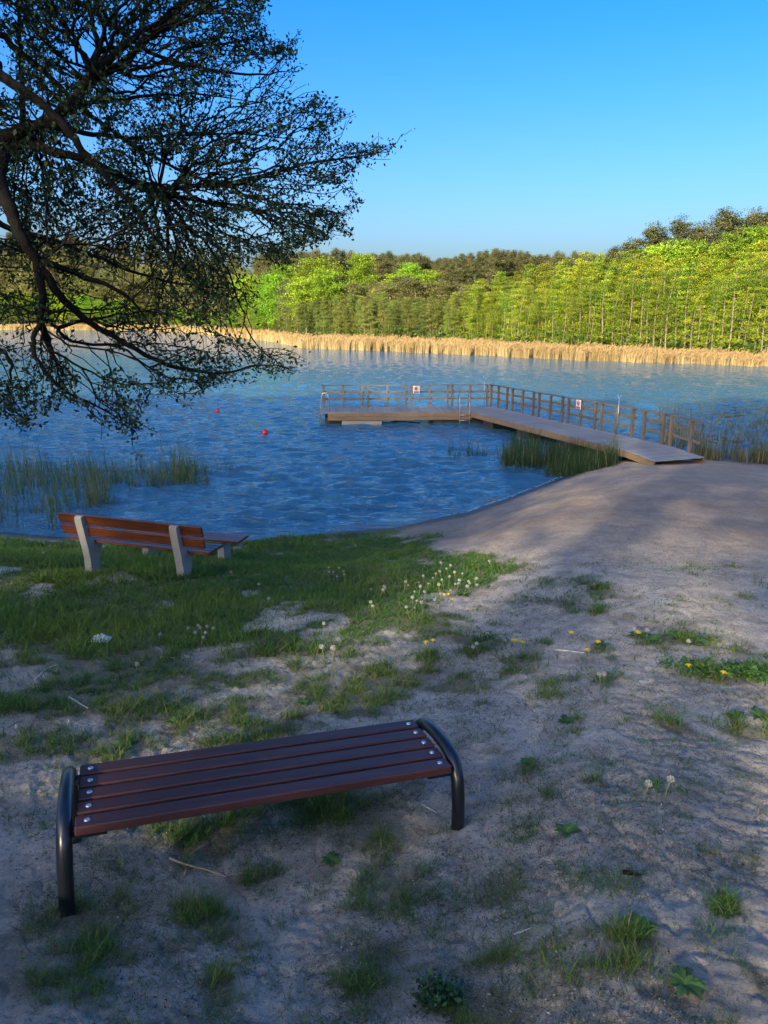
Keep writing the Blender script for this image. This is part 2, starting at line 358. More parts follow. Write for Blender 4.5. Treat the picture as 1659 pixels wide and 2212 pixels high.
def ground_mat():
    m, nt = newmat('sandy_ground'); L = nt.links.new
    out = N_(nt, 'ShaderNodeOutputMaterial'); p = N_(nt, 'ShaderNodeBsdfPrincipled', i_Roughness=.95); p.inputs['Specular IOR Level'].default_value = .15
    ge = N_(nt, 'ShaderNodeNewGeometry')
    at = N_(nt, 'ShaderNodeAttribute', attribute_name='tint'); sp = N_(nt, 'ShaderNodeSeparateColor'); L(at.outputs['Color'], sp.inputs[0])
    def noise(s, d=5, r=.6):
        n = N_(nt, 'ShaderNodeTexNoise', i_Scale=s, i_Detail=float(d), i_Roughness=r); L(ge.outputs['Position'], n.inputs['Vector']); return n.outputs[0]
    def rng(v, a, b, c=0., d=1.):
        n = N_(nt, 'ShaderNodeMapRange'); n.inputs[1].default_value = a; n.inputs[2].default_value = b; n.inputs[3].default_value = c; n.inputs[4].default_value = d; L(v, n.inputs[0]); return n.outputs[0]
    def mix(f, a, b):
        n = N_(nt, 'ShaderNodeMix', data_type='RGBA')
        if hasattr(f, 'links'): L(f, n.inputs[0])
        else: n.inputs[0].default_value = f
        for i, v in ((6, a), (7, b)):
            if hasattr(v, 'links'): L(v, n.inputs[i])
            else: n.inputs[i].default_value = (*v, 1)
        return n.outputs[2]
    grey = mix(rng(noise(1.6), .35, .65), (.50, .43, .335), (.70, .61, .48))  # near grey sand, lightened so its colour fills in for missing sun
    tan = mix(rng(noise(1.3), .35, .65), (.34, .24, .16), (.46, .345, .24))
    c = mix(at.outputs['Alpha'], grey, tan)
    dirt = mix(rng(noise(3.1, 9, .72), .46, .62), c, (.20, .16, .115))       # organic dirt patches
    c = mix(.4, c, dirt)
    c = mix(rng(noise(11, 7, .75), .50, .62, 0, .4), c, (.22, .185, .13))
    c = mix(rng(noise(34, 6, .8), .54, .63, 0, .65), c, (.085, .07, .05))      # dark crumbs
    c = mix(rng(noise(75, 2, .6), .68, .74, 0, .8), c, (.55, .52, .46))         # pale bits
    thatch = mix(rng(noise(30, 3), .4, .6), (.075, .085, .034), (.16, .145, .07))
    c = mix(rng(sp.outputs[0], .12, .75, 0, .8), c, thatch)
    c = mix(rng(noise(160, 2, .8), .52, .62, 0, .35), c, (.16, .135, .10))
    c = mix(rng(noise(110, 2, .8), .58, .66, 0, .45), c, (.66, .61, .53))
    c = mix(sp.outputs[1], c, (.05, .042, .032))
    c = mix(sp.outputs[2], c, (.045, .05, .02))
    L(c, p.inputs['Base Color'])
    rf = rng(sp.outputs[1], 0, 1, .95, .35); L(rf, p.inputs['Roughness'])
    b1 = N_(nt, 'ShaderNodeBump', i_Strength=1.0, i_Distance=.028); L(noise(42, 8, .82), b1.inputs['Height'])
    b2 = N_(nt, 'ShaderNodeBump', i_Strength=.8, i_Distance=.032); L(noise(6, 6, .6), b2.inputs['Height']); L(b1.outputs[0], b2.inputs['Normal'])
    L(b2.outputs[0], p.inputs['Normal']); L(p.outputs[0], out.inputs[0]); return m
mk('ground', np.stack([X, Y, Z], -1).reshape(-1, 3), F, ground_mat(), col=Cc, smooth=True, kind='structure')

# ---------------------------------------------------------------- water
def water_mat():
    m, nt = newmat('lake_water'); L = nt.links.new
    out = N_(nt, 'ShaderNodeOutputMaterial')
    p = N_(nt, 'ShaderNodeBsdfPrincipled', i_Roughness=.03, i_IOR=1.33); p.inputs['Base Color'].default_value = (.034, .105, .165, 1); p.inputs['Specular IOR Level'].default_value = .5
    ge = N_(nt, 'ShaderNodeNewGeometry')
    def wn(scale, st, det, rot=0.0, rough=.5):
        mp = N_(nt, 'ShaderNodeMapping'); mp.inputs['Scale'].default_value = (st[0], st[1], 1); mp.inputs['Rotation'].default_value = (0, 0, rot)
        L(ge.outputs['Position'], mp.inputs[0]); n = N_(nt, 'ShaderNodeTexNoise', i_Scale=scale, i_Detail=float(det), i_Roughness=rough); L(mp.outputs[0], n.inputs['Vector']); return n.outputs[0]
    b0 = N_(nt, 'ShaderNodeBump', i_Strength=1.0, i_Distance=.08); L(wn(1.5, (.5, 1.2), 2, .25), b0.inputs['Height'])
    b1 = N_(nt, 'ShaderNodeBump', i_Strength=1.0, i_Distance=.11); L(wn(5.0, (.5, 1.0), 3, -.1), b1.inputs['Height']); L(b0.outputs[0], b1.inputs['Normal'])
    b2 = N_(nt, 'ShaderNodeBump', i_Strength=1.0, i_Distance=.03); L(wn(20, (.6, 1), 2, .4), b2.inputs['Height']); L(b1.outputs[0], b2.inputs['Normal'])
    L(b2.outputs[0], p.inputs['Normal']); L(p.outputs[0], out.inputs[0]); return m
wth = np.radians(np.concatenate([np.linspace(-88, -32, 40)[:-1], np.linspace(-32, 32, 760), np.linspace(32, 88, 40)[1:]])); wr = np.concatenate([np.geomspace(14, 130, 600)[:-1], np.geomspace(130, 420, 90)])
WT, WR = np.meshgrid(wth, wr); WX = WR*np.sin(WT); WY = WR*np.cos(WT); WZ = np.zeros_like(WX)
rw = np.random.default_rng(3); NW = 34
gust = .55+.75*fbm(WX*.10, WY*.05, 151, 3)
cell = WR*.0042
for i in range(NW):
    lam = .20*(1.15/.20)**((i+.5)/NW); ang = rw.normal(.15, .36); kx, ky = math.sin(ang), math.cos(ang); kk = 2*math.pi/lam
    amp = .058*lam/(2*math.pi)*(1.15 if lam < 1.5 else .75)
    fade = np.clip(lam/(3.2*cell)-.6, 0, 1)
    ph = kk*(kx*WX+ky*WY)+rw.uniform(0, 6.28)+.8*np.sin(.6*WX+.4*WY+i)
    WZ += amp*fade*np.sin(ph)
shal = sstep(1.0, 1.12, WR/rn_(np.degrees(WT)))*.85+.15
WZ *= gust*shal
idx = np.arange(WT.size).reshape(WT.shape)
F = np.stack([idx[:-1, :-1], idx[1:, :-1], idx[1:, 1:], idx[:-1, 1:]], -1).reshape(-1, 4)[:, ::-1]
mk('water', np.stack([WX, WY, WZ], -1).reshape(-1, 3), F, water_mat(), smooth=True, kind='structure')

# ---------------------------------------------------------------- ribbons (grass, reeds)
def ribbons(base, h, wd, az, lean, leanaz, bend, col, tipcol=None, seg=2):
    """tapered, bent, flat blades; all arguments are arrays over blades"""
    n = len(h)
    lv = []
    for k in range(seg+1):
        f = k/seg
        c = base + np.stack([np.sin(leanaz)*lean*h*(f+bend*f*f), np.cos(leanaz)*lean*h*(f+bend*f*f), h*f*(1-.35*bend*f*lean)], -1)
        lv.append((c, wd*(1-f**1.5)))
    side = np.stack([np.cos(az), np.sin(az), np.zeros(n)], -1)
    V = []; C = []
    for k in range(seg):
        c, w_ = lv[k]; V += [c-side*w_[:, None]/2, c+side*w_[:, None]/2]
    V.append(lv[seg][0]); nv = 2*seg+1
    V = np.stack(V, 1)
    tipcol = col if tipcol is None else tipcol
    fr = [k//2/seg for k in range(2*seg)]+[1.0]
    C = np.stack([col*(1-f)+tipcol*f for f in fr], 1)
    T = []
    for k in range(seg-1): a = 2*k; T += [(a, a+1, a+2), (a+1, a+3, a+2)]
    T.append((2*seg-2, 2*seg-1, 2*seg))
    T = np.array(T); Fa = (T[None]+(np.arange(n)*nv)[:, None, None]).reshape(-1, 3)
    return V.reshape(-1, 3), Fa, C.reshape(-1, 3)
rng = np.random.default_rng(7)
def joinp(parts):
    V = []; F = []; C = []; n = 0
    for v, f, c in parts: V.append(v); F.append(f+n); C.append(c); n += len(v)
    return np.concatenate(V), np.concatenate(F), np.concatenate(C)

# lawn and tufts
n = 1500000
th = rng.uniform(-31, 31, n); r = np.exp(rng.uniform(math.log(1.7), math.log(19), n))
x = r*np.sin(np.radians(th)); y = r*np.cos(np.radians(th))
g, lawn = grassmap(x, y)
clump = sstep(.35, .7, fbm(x*9, y*9, 71, 2))
prob = np.where(lawn > .5, g*(.35+.5*clump), g*clump*.75)*np.clip(.42+r*.03, 0, .75)
k = rng.random(n) < prob
x, y, r, g, lawn = x[k], y[k], r[k], g[k], lawn[k]; n = len(x)
z = H(x, y)
big = fbm(x*1.4, y*1.4, 77, 3)
leftg = sstep(-.5, -4, x)
h = np.where(lawn > .5, .03+.07*big+.08*leftg*(big > .45), .026+.10*g*big*1.6)*rng.uniform(.5, 1.25, n)
h *= np.where((rng.random(n) < .01), 1.8, 1)
wd = np.maximum(.0028, .00105*r)*rng.uniform(.7, 1.3, n)
az = rng.uniform(0, 2*np.pi, n); la = rng.uniform(0, 2*np.pi, n)
hue = fbm(x*1.1, y*1.1, 83, 3); hue = np.clip((hue-.3)*2, 0, 1)[:, None]; v = rng.uniform(.7, 1.3, n)[:, None]
base = (np.array([.055, .135, .022])*(1-hue)+np.array([.12, .19, .025])*hue)*v
dry = rng.random(n) < np.where(lawn > .5, .05, .16); base[dry] = np.array([.20, .16, .08])*rng.uniform(.6, 1.2, (dry.sum(), 1))
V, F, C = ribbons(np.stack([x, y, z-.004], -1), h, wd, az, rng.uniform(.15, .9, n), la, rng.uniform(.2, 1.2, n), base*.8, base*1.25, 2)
n2 = 420000
th = rng.uniform(-31, 31, n2); r = np.exp(rng.uniform(math.log(1.7), math.log(11), n2)); x = r*np.sin(np.radians(th)); y = r*np.cos(np.radians(th))
m2 = sstep(.42, .62, fbm(x*2.3, y*2.3, 141, 5))*(.25+.75*sstep(5, -1, x-(y-4)*.18))
k = rng.random(n2) < m2*.36; x = x[k]; y = y[k]; r = r[k]; n2 = len(x)
c2 = np.where(rng.random((n2, 1)) < .45, np.array([[.07, .11, .03]]), np.array([[.13, .105, .06]]))*rng.uniform(.5, 1.4, (n2, 1))
b2_ = ribbons(np.stack([x, y, H(x, y)-.002], -1), rng.uniform(.007, .030, n2), np.maximum(.0018, .0009*r)*rng.uniform(.7, 1.3, n2), rng.uniform(0, 6.28, n2), rng.uniform(.4, 2.2, n2), rng.uniform(0, 6.28, n2), rng.uniform(0, 1, n2), c2, c2*1.2, 1)
V, F, C = joinp([(V, F, C), b2_])
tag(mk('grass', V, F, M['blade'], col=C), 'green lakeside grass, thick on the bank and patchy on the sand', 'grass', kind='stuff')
print('blades', n)

# loose bits lying on the sand
n = 34000
th = rng.uniform(-31, 31, n); r = np.exp(rng.uniform(math.log(1.7), math.log(15), n))
x = r*np.sin(np.radians(th)); y = r*np.cos(np.radians(th)); k = fbm(x*1.7, y*1.7, 91, 3) > .43; x, y, r = x[k], y[k], r[k]; n = len(x)
z = H(x, y); L_ = rng.uniform(.003, .018, n)*(rng.random(n)**2+.35); W_ = rng.uniform(.0015, .006, n)*(1+r*.12); a = rng.uniform(0, np.pi, n)
dx = np.stack([np.cos(a), np.sin(a), rng.uniform(-.2, .3, n)], -1)*L_[:, None]/2; dy = np.stack([-np.sin(a), np.cos(a), rng.uniform(-.3, .3, n)], -1)*W_[:, None]/2
c0 = np.stack([x, y, z+.004], -1)
V = np.stack([c0-dx, c0-dy, c0+dx, c0+dy, c0+np.array([0, 0, .004])], 1).reshape(-1, 3)
F = (np.array([(0, 1, 4), (1, 2, 4), (2, 3, 4), (3, 0, 4)])[None]+(np.arange(n)*5)[:, None, None]).reshape(-1, 3)
pal = np.array([[.05, .035, .025], [.12, .09, .06], [.25, .2, .13], [.6, .56, .48], [.14, .11, .08], [.09, .075, .05]])[rng.choice(6, n, p=[.16, .24, .22, .12, .16, .1])]
tag(mk('plant_litter', V, F, M['reed'], col=np.repeat(pal, 5, 0)), 'dry plant bits and crumbs scattered over the sand', 'litter', kind='stuff')
# ---------------------------------------------------------------- reeds standing in the water and along the shore
def reedclump(name, spots, label, hmean, col, wdt=.012, dead=.15):
    xs = []; ys = []; hh = []
    for (x0, x1, yb0, yb1, cnt, hs_) in spots:
        px = rng.uniform(x0, x1, cnt); py = rng.uniform(yb0, yb1, cnt)
        for a_, b_ in zip(px, py):
            p = atz(a_, b_, 0.0); xs.append(p[0]); ys.append(p[1]); hh.append(hmean*hs_)
    x = np.array(xs); y = np.array(ys)
    k = fbm(x*1.3, y*1.3, 101, 3) > (.27 if name == 'water_reeds' else .36)
    x, y, h = x[k], y[k], np.array(hh)[k]; n = len(x)
    x = np.repeat(x, 3)+rng.normal(0, .07, n*3); y = np.repeat(y, 3)+rng.normal(0, .05, n*3); h = np.repeat(h, 3)*rng.uniform(.35, 1.2, n*3)*np.clip(.25+1.5*fbm(x*1.1, y*1.1, 103, 3), .4, 1.3); n *= 3
    z = np.maximum(H(x, y, False), -.12)-.03
    c = np.array(col)*rng.uniform(.7, 1.35, (n, 1)); d = rng.random(n) < dead; c[d] = np.array([.24, .20, .10])*rng.uniform(.7, 1.2, (d.sum(), 1))
    V, F, C = ribbons(np.stack([x, y, z], -1), h, wdt*rng.uniform(.7, 1.4, n), rng.uniform(-.9, .9, n), rng.uniform(0, .22, n), rng.uniform(0, 2*np.pi, n), rng.uniform(0, .8, n), c*.9, c*1.1, 3)
    return tag(mk(name, V, F, M['reed'], col=C), label, 'reeds', kind='stuff')
reedclump('water_reeds', [(-60, 330, 1015, 1060, 520, 1), (330, 450, 1012, 1050, 260, 1), (468, 505, 1008, 1025, 12, 1.0), (-60, 200, 1060, 1110, 130, .95), (190, 245, 1065, 1095, 60, .8), (-60, 130, 1100, 1145, 70, .9), (280, 420, 995, 1050, 30, 1.3)],
    'thin green reeds standing in the water at the left', 1.0, (.065, .115, .035), .0135)
reedclump('pier_reeds', [(1085, 1200, 985, 1012, 330, .85), (1200, 1330, 985, 1022, 620, .8), (970, 1090, 978, 992, 42, .7), (1180, 1290, 1010, 1030, 260, .5), (1100, 1160, 960, 985, 90, .9)],
    'dark green reed and sedge bed at the foot of the walkway', 1.0, (.040, .075, .024), .018, .08)
reedclump('shore_reeds', [(1500, 1760, 975, 1008, 900, .6), (1430, 1520, 935, 975, 120, .9), (1500, 1760, 935, 975, 300, .6), (1480, 1760, 890, 940, 260, .5), (1420, 1560, 880, 930, 60, .6)],
    'brown green reeds along the shore right of the walkway', 1.0, (.075, .085, .035), .02, .35)
# golden belt
n = 90000
th = rng.uniform(-31, 33, n); d = rng.random(n)**1.2*wreed(th)
r = R_(th)+d+(fbm(th*2.5, d*0, 5, 4)-.5)*5; r *= 1
x = r*np.sin(np.radians(th)); y = r*np.cos(np.radians(th)); z = np.maximum(H(x, y, False), -.25)
hm = np.interp(th, [-30, -12, -4, 14, 27], [2.3, 2.0, 1.75, 1.5, 1.1])*(.70+.6*fbm(x*.5, y*.5, 11, 3))
h = hm*rng.uniform(.5, 1.15, n)
wd = .0007*r*rng.uniform(.6, 1.4, n)
nz = np.clip(fbm(x*.5, y*.5, 15, 4)*2-.5, 0, 1)[:, None]; c = (np.array([.25, .18, .078])*(1-nz)+np.array([.46, .355, .175])*nz)*rng.uniform(.75, 1.2, (n, 1))
V1 = ribbons(np.stack([x, y, z], -1), h, wd, rng.uniform(-.7, .7, n), rng.uniform(0, .12, n), rng.uniform(0, 2*np.pi, n), rng.uniform(0, .5, n), c, c, 2)
k = rng.random(n) < .25; m_ = k.sum(); hb = np.stack([x[k], y[k], z[k]+h[k]*.9], -1)
V2 = ribbons(hb, np.full(m_, .28), .0013*r[k], rng.uniform(-.7, .7, m_), rng.uniform(.2, .7, m_), np.full(m_, 1.5), np.full(m_, .5), np.tile(np.array([.33, .22, .10]), (m_, 1)), None, 2)
V, F, C = joinp([V1, V2])
tag(mk('reed_belt', V, F, M['reed'], col=C), 'golden dry reed belt along the far shore', 'reeds', kind='stuff')
# flat olive discs: the sunlit forest's reflection put on the water as colour
n = 900
px = rng.uniform(1420, 1760, n); py = 868+rng.random(n)*90; P = np.array([atz(a, b, .004) for a, b in zip(px, py)])
k = fbm(P[:, 0]*.5, P[:, 1]*.25, 19, 3) > .5; P = P[k]; n = len(P)
a8 = np.linspace(0.3, 2*np.pi-.1, 8); R0 = rng.uniform(.05, .13, n)
V = P[:, None, :]+np.stack([np.cos(a8)[None]*R0[:, None], np.sin(a8)[None]*R0[:, None], np.broadcast_to(.004+0*a8[None], (n, 8))], -1)
F = (np.arange(8)[None]+(np.arange(n)*8)[:, None])
c = np.array([.16, .14, .03])*rng.uniform(.6, 1.4, (n, 1))
tag(mk('reflection_discs', V.reshape(-1, 3), F, M['reed'], col=np.repeat(c, 8, 0)), 'olive discs on the water painting in the forest reflection beyond the walkway railing', 'water plants', kind='stuff')

# ---------------------------------------------------------------- far trees
def leafcards(P, size, col, nrm=None, rg=rng, flat=0.0):
    """one small diamond-shaped leaf face (quad) per point"""
    n = len(P)
    a = rg.normal(size=(n, 3)); a[:, 2] *= (1-flat*.8); a /= np.linalg.norm(a, axis=1)[:, None]
    b = rg.normal(size=(n, 3)); b[:, 2] *= (1-flat*.8); b -= a*(a*b).sum(1)[:, None]; b /= np.linalg.norm(b, axis=1)[:, None]
    s = (size*rg.uniform(.6, 1.4, n))[:, None]
    V = np.stack([P-a*s*.5, P+b*s*.3, P+a*s*.5, P-b*s*.3], 1).reshape(-1, 3)
    F = np.arange(n*4).reshape(n, 4)
    return V, F, np.repeat(col, 4, 0)
def tubemesh(name, paths, mat, n=5):
    mb = MB()
    for P, R in paths: mb.tube(P, R, n)
    return mb.build(name, mat, link=False, smooth=True)
def make_broadleaf(seed, Ht=12., lean=0., bare=0.0, tr_=.016, rad_=.2, cb=.12, nb=46, per=75, leafs=.30, c0=(.10, .13, .012), c1=(.17, .19, .02), up=.5, bark='farbark', round_=False):
    rg = np.random.default_rng(seed); paths = []
    def tr(f): return np.array([lean*Ht*f**1.7+.25*math.sin(f*5+seed), .2*math.cos(f*4+seed), Ht*f])
    paths.append(([tr(f) for f in np.linspace(0, .97, 9)], list(np.linspace(tr_*Ht, .003*Ht, 9)))); pts = []; cc = []
    for i in range(nb):
        f = cb+(1-cb)*((i+rg.random())/nb)
        if round_: L_ = rad_*Ht*math.sqrt(max(0.03, 1-((f-.58)/.45)**2))*rg.uniform(.75, 1.15)
        else: L_ = rad_*Ht*(.10+.95*(1-f)**.62)*rg.uniform(.6, 1.25)*(min(1, .6+f*1.2))
        az = rg.uniform(0, 2*math.pi); p0 = tr(f)
        u = up*rg.uniform(.5, 1.4); d = np.array([math.cos(az), math.sin(az), u]); d /= np.linalg.norm(d)
        p1 = p0+d*L_; p1m = p0+d*L_*.55+np.array([0, 0, -.03*L_])
        paths.append(([p0, p1m, p1], [.0035*Ht*(1-f)+.02, .018, .006]))
        m = int(per*(.4+L_/(rad_*Ht)))
        t = rg.random(m)**.7; sp = .10*L_+.22
        q = p0+(p1-p0)*t[:, None]*1.08+rg.normal(0, 1, (m, 3))*np.array([sp*1.4, sp*1.4, sp*.34])
        pts.append(q); tone = rg.uniform(0, 1)
        cc.append((np.array(c0)*(1-tone)+np.array(c1)*tone)*rg.uniform(.7, 1.25, (m, 1)))
    P = np.concatenate(pts); c = np.concatenate(cc); k = P[:, 2] > .3
    f_ = np.clip(P[:, 2]/Ht, 0, 1); ax_ = lean*Ht*f_**1.7+.25*np.sin(f_*5+seed); ay_ = .2*np.cos(f_*4+seed)
    dd = np.hypot(P[:, 0]-ax_, P[:, 1]-ay_); k &= ~((dd < bare*(1-f_)) & (f_ < .75)); k &= ~((f_ < .6) & (bare > 0) & (np.abs(P[:, 0]-ax_) < .22) & (rg.random(len(P)) < .8))
    P = P[k]; c = c[k]
    V, F, C = leafcards(P, leafs, c, rg=rg, flat=.35)
    return tubemesh('trunk', paths, M[bark]), mk('crown', V, F, M['leaf'], col=C, link=False)
def make_pine(seed, Ht=20., cb=.5, rad_=.14, nb=34, per=120, sz=.38, col=(.050, .060, .022), col2=(.10, .085, .035), dense=1.0):
    rg = np.random.default_rng(seed); paths = []
    def tr(f): return np.array([.3*math.sin(f*3+seed)*f, .3*math.cos(f*2+seed)*f, Ht*f])
    paths.append(([tr(f) for f in np.linspace(0, .96, 8)], list(np.linspace(.0135*Ht, .003*Ht, 8)))); pts = []; cc = []
    for i in range(nb):
        f = cb+(1-cb)*((i+rg.random())/nb)**.9
        s = (f-cb)/(1-cb); L_ = rad_*Ht*(math.sin(math.pi*min(1, .22+.78*s))**.75*.95+.08)*rg.uniform(.3, 1.35)
        az = rg.uniform(0, 2*math.pi); p0 = tr(f); d = np.array([math.cos(az), math.sin(az), rg.uniform(-.05, .5)])
        p1 = p0+d*L_; paths.append(([p0, (p0+p1)/2-np.array([0, 0, .1]), p1], [.05, .035, .015]))
        for j in range(4):
            t = rg.uniform(.3, 1.1); c_ = p0+(p1-p0)*t+rg.normal(0, .3, 3); m = int(per*dense*(.3+L_/(rad_*Ht))*.4)
            q = c_+rg.normal(0, 1, (m, 3))*np.array([.36, .36, .19])*(Ht/20)*1.1
            pts.append(q); tone = rg.uniform(0, 1); cc.append((np.array(col)*(1-tone)+np.array(col2)*tone)*rg.uniform(.6, 1.3, (m, 1)))
    for j in range(5):
        f = rg.uniform(.5, 1)*cb; az = rg.uniform(0, 6.28); p0 = tr(f); paths.append(([p0, p0+np.array([math.cos(az), math.sin(az), -.1])*rg.uniform(.5, 1.6)], [.03, .01]))
    P = np.concatenate(pts); c = np.concatenate(cc)
    V, F, C = leafcards(P, sz, c, rg=rg, flat=.2)
    return tubemesh('trunk', paths, M['pinebark']), mk('crown', V, F, M['needle'], col=C, link=False)

alders = [make_broadleaf(100+i, 12, [.20, .12, .04, .16, .0, .08, .1][i], 0, .016, .125, .06, 34, 340, .15, c0=(.10, .17, .014), c1=(.34, .37, .024), up=.9) for i in range(7)]
frontal = [make_broadleaf(150+i, 12, [.05, .0, .03, .08][i], 1.1, .0095, .115, .07, 30, 215, .135, c0=(.11, .19, .014), c1=(.34, .37, .026), up=.45) for i in range(4)]
dull = [make_broadleaf(200+i, 12, .02*i, .8, .014, .15, .05, 30, 400, .18, c0=(.12, .155, .03), c1=(.20, .22, .045), up=.6) for i in range(4)]
bright = [make_broadleaf(300+i, 12, 0, 0, .016, .34, .18, 44, 250, .27, c0=(.15, .26, .012), c1=(.25, .36, .018), up=.45, round_=True) for i in range(3)]
olive = [make_broadleaf(400+i, 12, 0, 0, .016, .30, .15, 42, 210, .30, c0=(.12, .13, .04), c1=(.21, .20, .06), up=.4, round_=True) for i in range(4)]
pines = [make_pine(500+i, 20, [.5, .42, .58, .5, .36][i], [.10, .12, .09, .11, .12][i], 60, 170, .22, col=(.055, .078, .030), col2=(.14, .125, .05)) for i in range(5)]
bigpines = [make_pine(600+i, 20, [.34, .45, .40][i], [.13, .155, .14][i], 60, 200, .22, col=(.040, .062, .026), col2=(.125, .115, .042)) for i in range(3)]
rp = random.Random(5)
ntree = {}
def where(px):
    for lim, t in ((40, 'at the left edge'), (130, 'behind the thick hanging limb'), (230, 'right of the hanging limb'), (340, 'far above the water reeds'), (440, 'left of the far buoy'), (530, 'above the far buoy'), (620, 'above the near buoy'),
        (690, 'left of the pier'), (790, 'above the platform end'), (890, 'left of the platform sign'), (980, 'right of the platform sign'), (1060, 'left of the pier corner'), (1140, 'right of the pier corner'), (1240, 'left of the walkway sign'), (1340, 'right of the walkway sign'),
        (1430, 'above the walkway pole'), (1530, 'above the walkway end'), (1620, 'right of the walkway end')):
        if px < lim: return t
    return 'at the right edge'
def plant(name, protos, Hp, px, off, ytop, label, cat, group, hs_=None, wide=1.0, absolute=False, idx=None, own=False):
    if not own: label = label+' '+where(px)
    r0 = ray(px, 690); th = math.degrees(math.atan2(r0[0], r0[1]))
    r_ = off if absolute else float(R_(th))+off
    x = r_*math.sin(rad(th)); y = r_*math.cos(rad(th)); zg = float(H(x, y, False))-.15
    ht = aty(px, ytop, y)[2]-zg if hs_ is None else hs_
    if ht < 2: return None
    s = ht/Hp; pr = protos[idx if idx is not None else rp.randrange(len(protos))]
    t = thing(name, (x, y, zg), label, cat, group, rot=(0, 0, rp.uniform(-.7, .7)))
    t.scale = (s*wide, s*wide, s)
    inst('trunk', pr[0], t); inst('crown', pr[1], t)
    ntree[name] = ntree.get(name, 0)+1
    return t
# row of alders behind the reeds on the right
TA = lambda p: np.interp(p, [930, 960, 1000, 1060, 1120, 1200, 1260, 1330, 1400, 1500, 1600, 1700], [668, 645, 622, 600, 583, 566, 556, 550, 545, 548, 535, 525])
px = 925
while px < 1760:
    rowg = 'alders in the row behind the golden reeds'
    w_ = float(wreed(math.degrees(math.atan((px-829.5)/1597))))
    plant('alder_tree', frontal, 12, px+rp.uniform(-5, 5), w_+rp.uniform(.5, 2), TA(px)+rp.uniform(12, 62)+(px > 1000)*10, 'slender front row alder behind the golden reeds,', 'tree', rowg)
    plant('alder_tree', alders, 12, px+8+rp.uniform(-6, 6), w_+rp.uniform(4, 7), TA(px)+rp.uniform(4, 26), 'yellow green alder behind the front row,', 'tree', 'alders standing behind the front row')
    if px < 1700: plant('alder_tree', alders, 12, px+4+rp.uniform(-6, 6), w_+rp.uniform(9, 15), TA(px)+rp.uniform(-16, 14), 'tall alder crowning the right stand,', 'tree', 'alders along the top of the right stand')
    px += rp.uniform(15, 21)
# low duller row in the middle
px = 530
while px < 985:
    w_ = float(wreed(math.degrees(math.atan((px-829.5)/1597))))
    plant('alder_tree', dull, 12, px+rp.uniform(-4, 4), w_+rp.uniform(1, 4), 655+rp.uniform(-8, 14), 'low dull green alder behind the reed belt,', 'tree', 'low alders behind the middle of the reeds')
    plant('alder_tree', dull, 12, px+6+rp.uniform(-4, 4), w_+rp.uniform(7, 12), 642+rp.uniform(-10, 10), 'dull green alder behind the lowest row,', 'tree', 'second row of low alders in the middle')
    px += rp.uniform(11, 15)
# pines on the ridge
TS = lambda p: np.interp(p, [560, 700, 750, 800, 850, 890, 915, 935, 1000, 1060, 1130, 1200, 1260, 1340], [548, 545, 542, 552, 547, 549, 556, 560, 551, 543, 548, 549, 552, 556])
px = 585
while px < 1330:
    plant('pine_tree', pines, 20, px+rp.uniform(-4, 4), rp.uniform(80, 100), TS(px)+rp.uniform(-5, 7), 'tall brownish pine on the far ridge,', 'tree', 'pines on the far ridge')
    if rp.random() < .8: plant('pine_tree', pines, 20, px+6+rp.uniform(-4, 4), rp.uniform(104, 124), TS(px)+rp.uniform(2, 18), 'pine in the second line of the far ridge,', 'tree', 'pines in the second line of the ridge')
    px += rp.uniform(9, 13)
px = 600
while px < 1120:
    plant('shrubby_tree', olive, 12, px+rp.uniform(-8, 8), rp.uniform(28, 48), 612+rp.uniform(-16, 18), 'olive brown tree below the ridge pines,', 'tree', 'olive trees on the slope below the pines')
    px += rp.uniform(22, 32)
for i, (px, yt, of) in enumerate([(600, 600, 20), (655, 606, 24), (688, 566, 40), (622, 578, 45), (786, 556, 66), (885, 575, 60), (862, 598, 50), (930, 590, 56), (572, 620, 14), (708, 590, 36), (538, 600, 22)]):
    plant('broadleaf_tree', bright, 12, px, of, yt, 'fresh green broadleaf tree among darker ones,', 'tree', 'fresh green trees across the lake', wide=.75 if of > 50 else .95)
# wooded hill at the left, seen through the near tree
TL = lambda p: np.interp(p, [-80, 0, 120, 250, 400, 600], [508, 510, 508, 525, 540, 548])
for (of, dy, pr, Hp, nm, lb, gp, st) in [(96, 0, pines, 20, 'pine_tree', 'pine on the wooded left hill,', 'pines on the left hill', 21),
        (70, 34, olive, 12, 'shrubby_tree', 'olive green tree high on the left hill,', 'trees high on the left hill', 30),
        (46, 80, olive, 12, 'shrubby_tree', 'olive green tree halfway up the left hill,', 'trees halfway up the left hill', 34),
        (26, 128, bright, 12, 'broadleaf_tree', 'yellow green tree low on the left hill,', 'trees low on the left hill', 38), (16, 155, dull, 12, 'alder_tree', 'dull alder by the far left shore,', 'alders by the far left shore', 22)]:
    px = -70
    while px < 590:
        yt = TL(px)+dy+rp.uniform(-8, 10)
        if dy > 100: yt = min(yt, 690)
        plant(nm, pr, Hp, px+rp.uniform(-8, 8), of+rp.uniform(-6, 6), yt, lb, 'tree', gp, wide=1.2)
        px += st*rp.uniform(.75, 1.25)
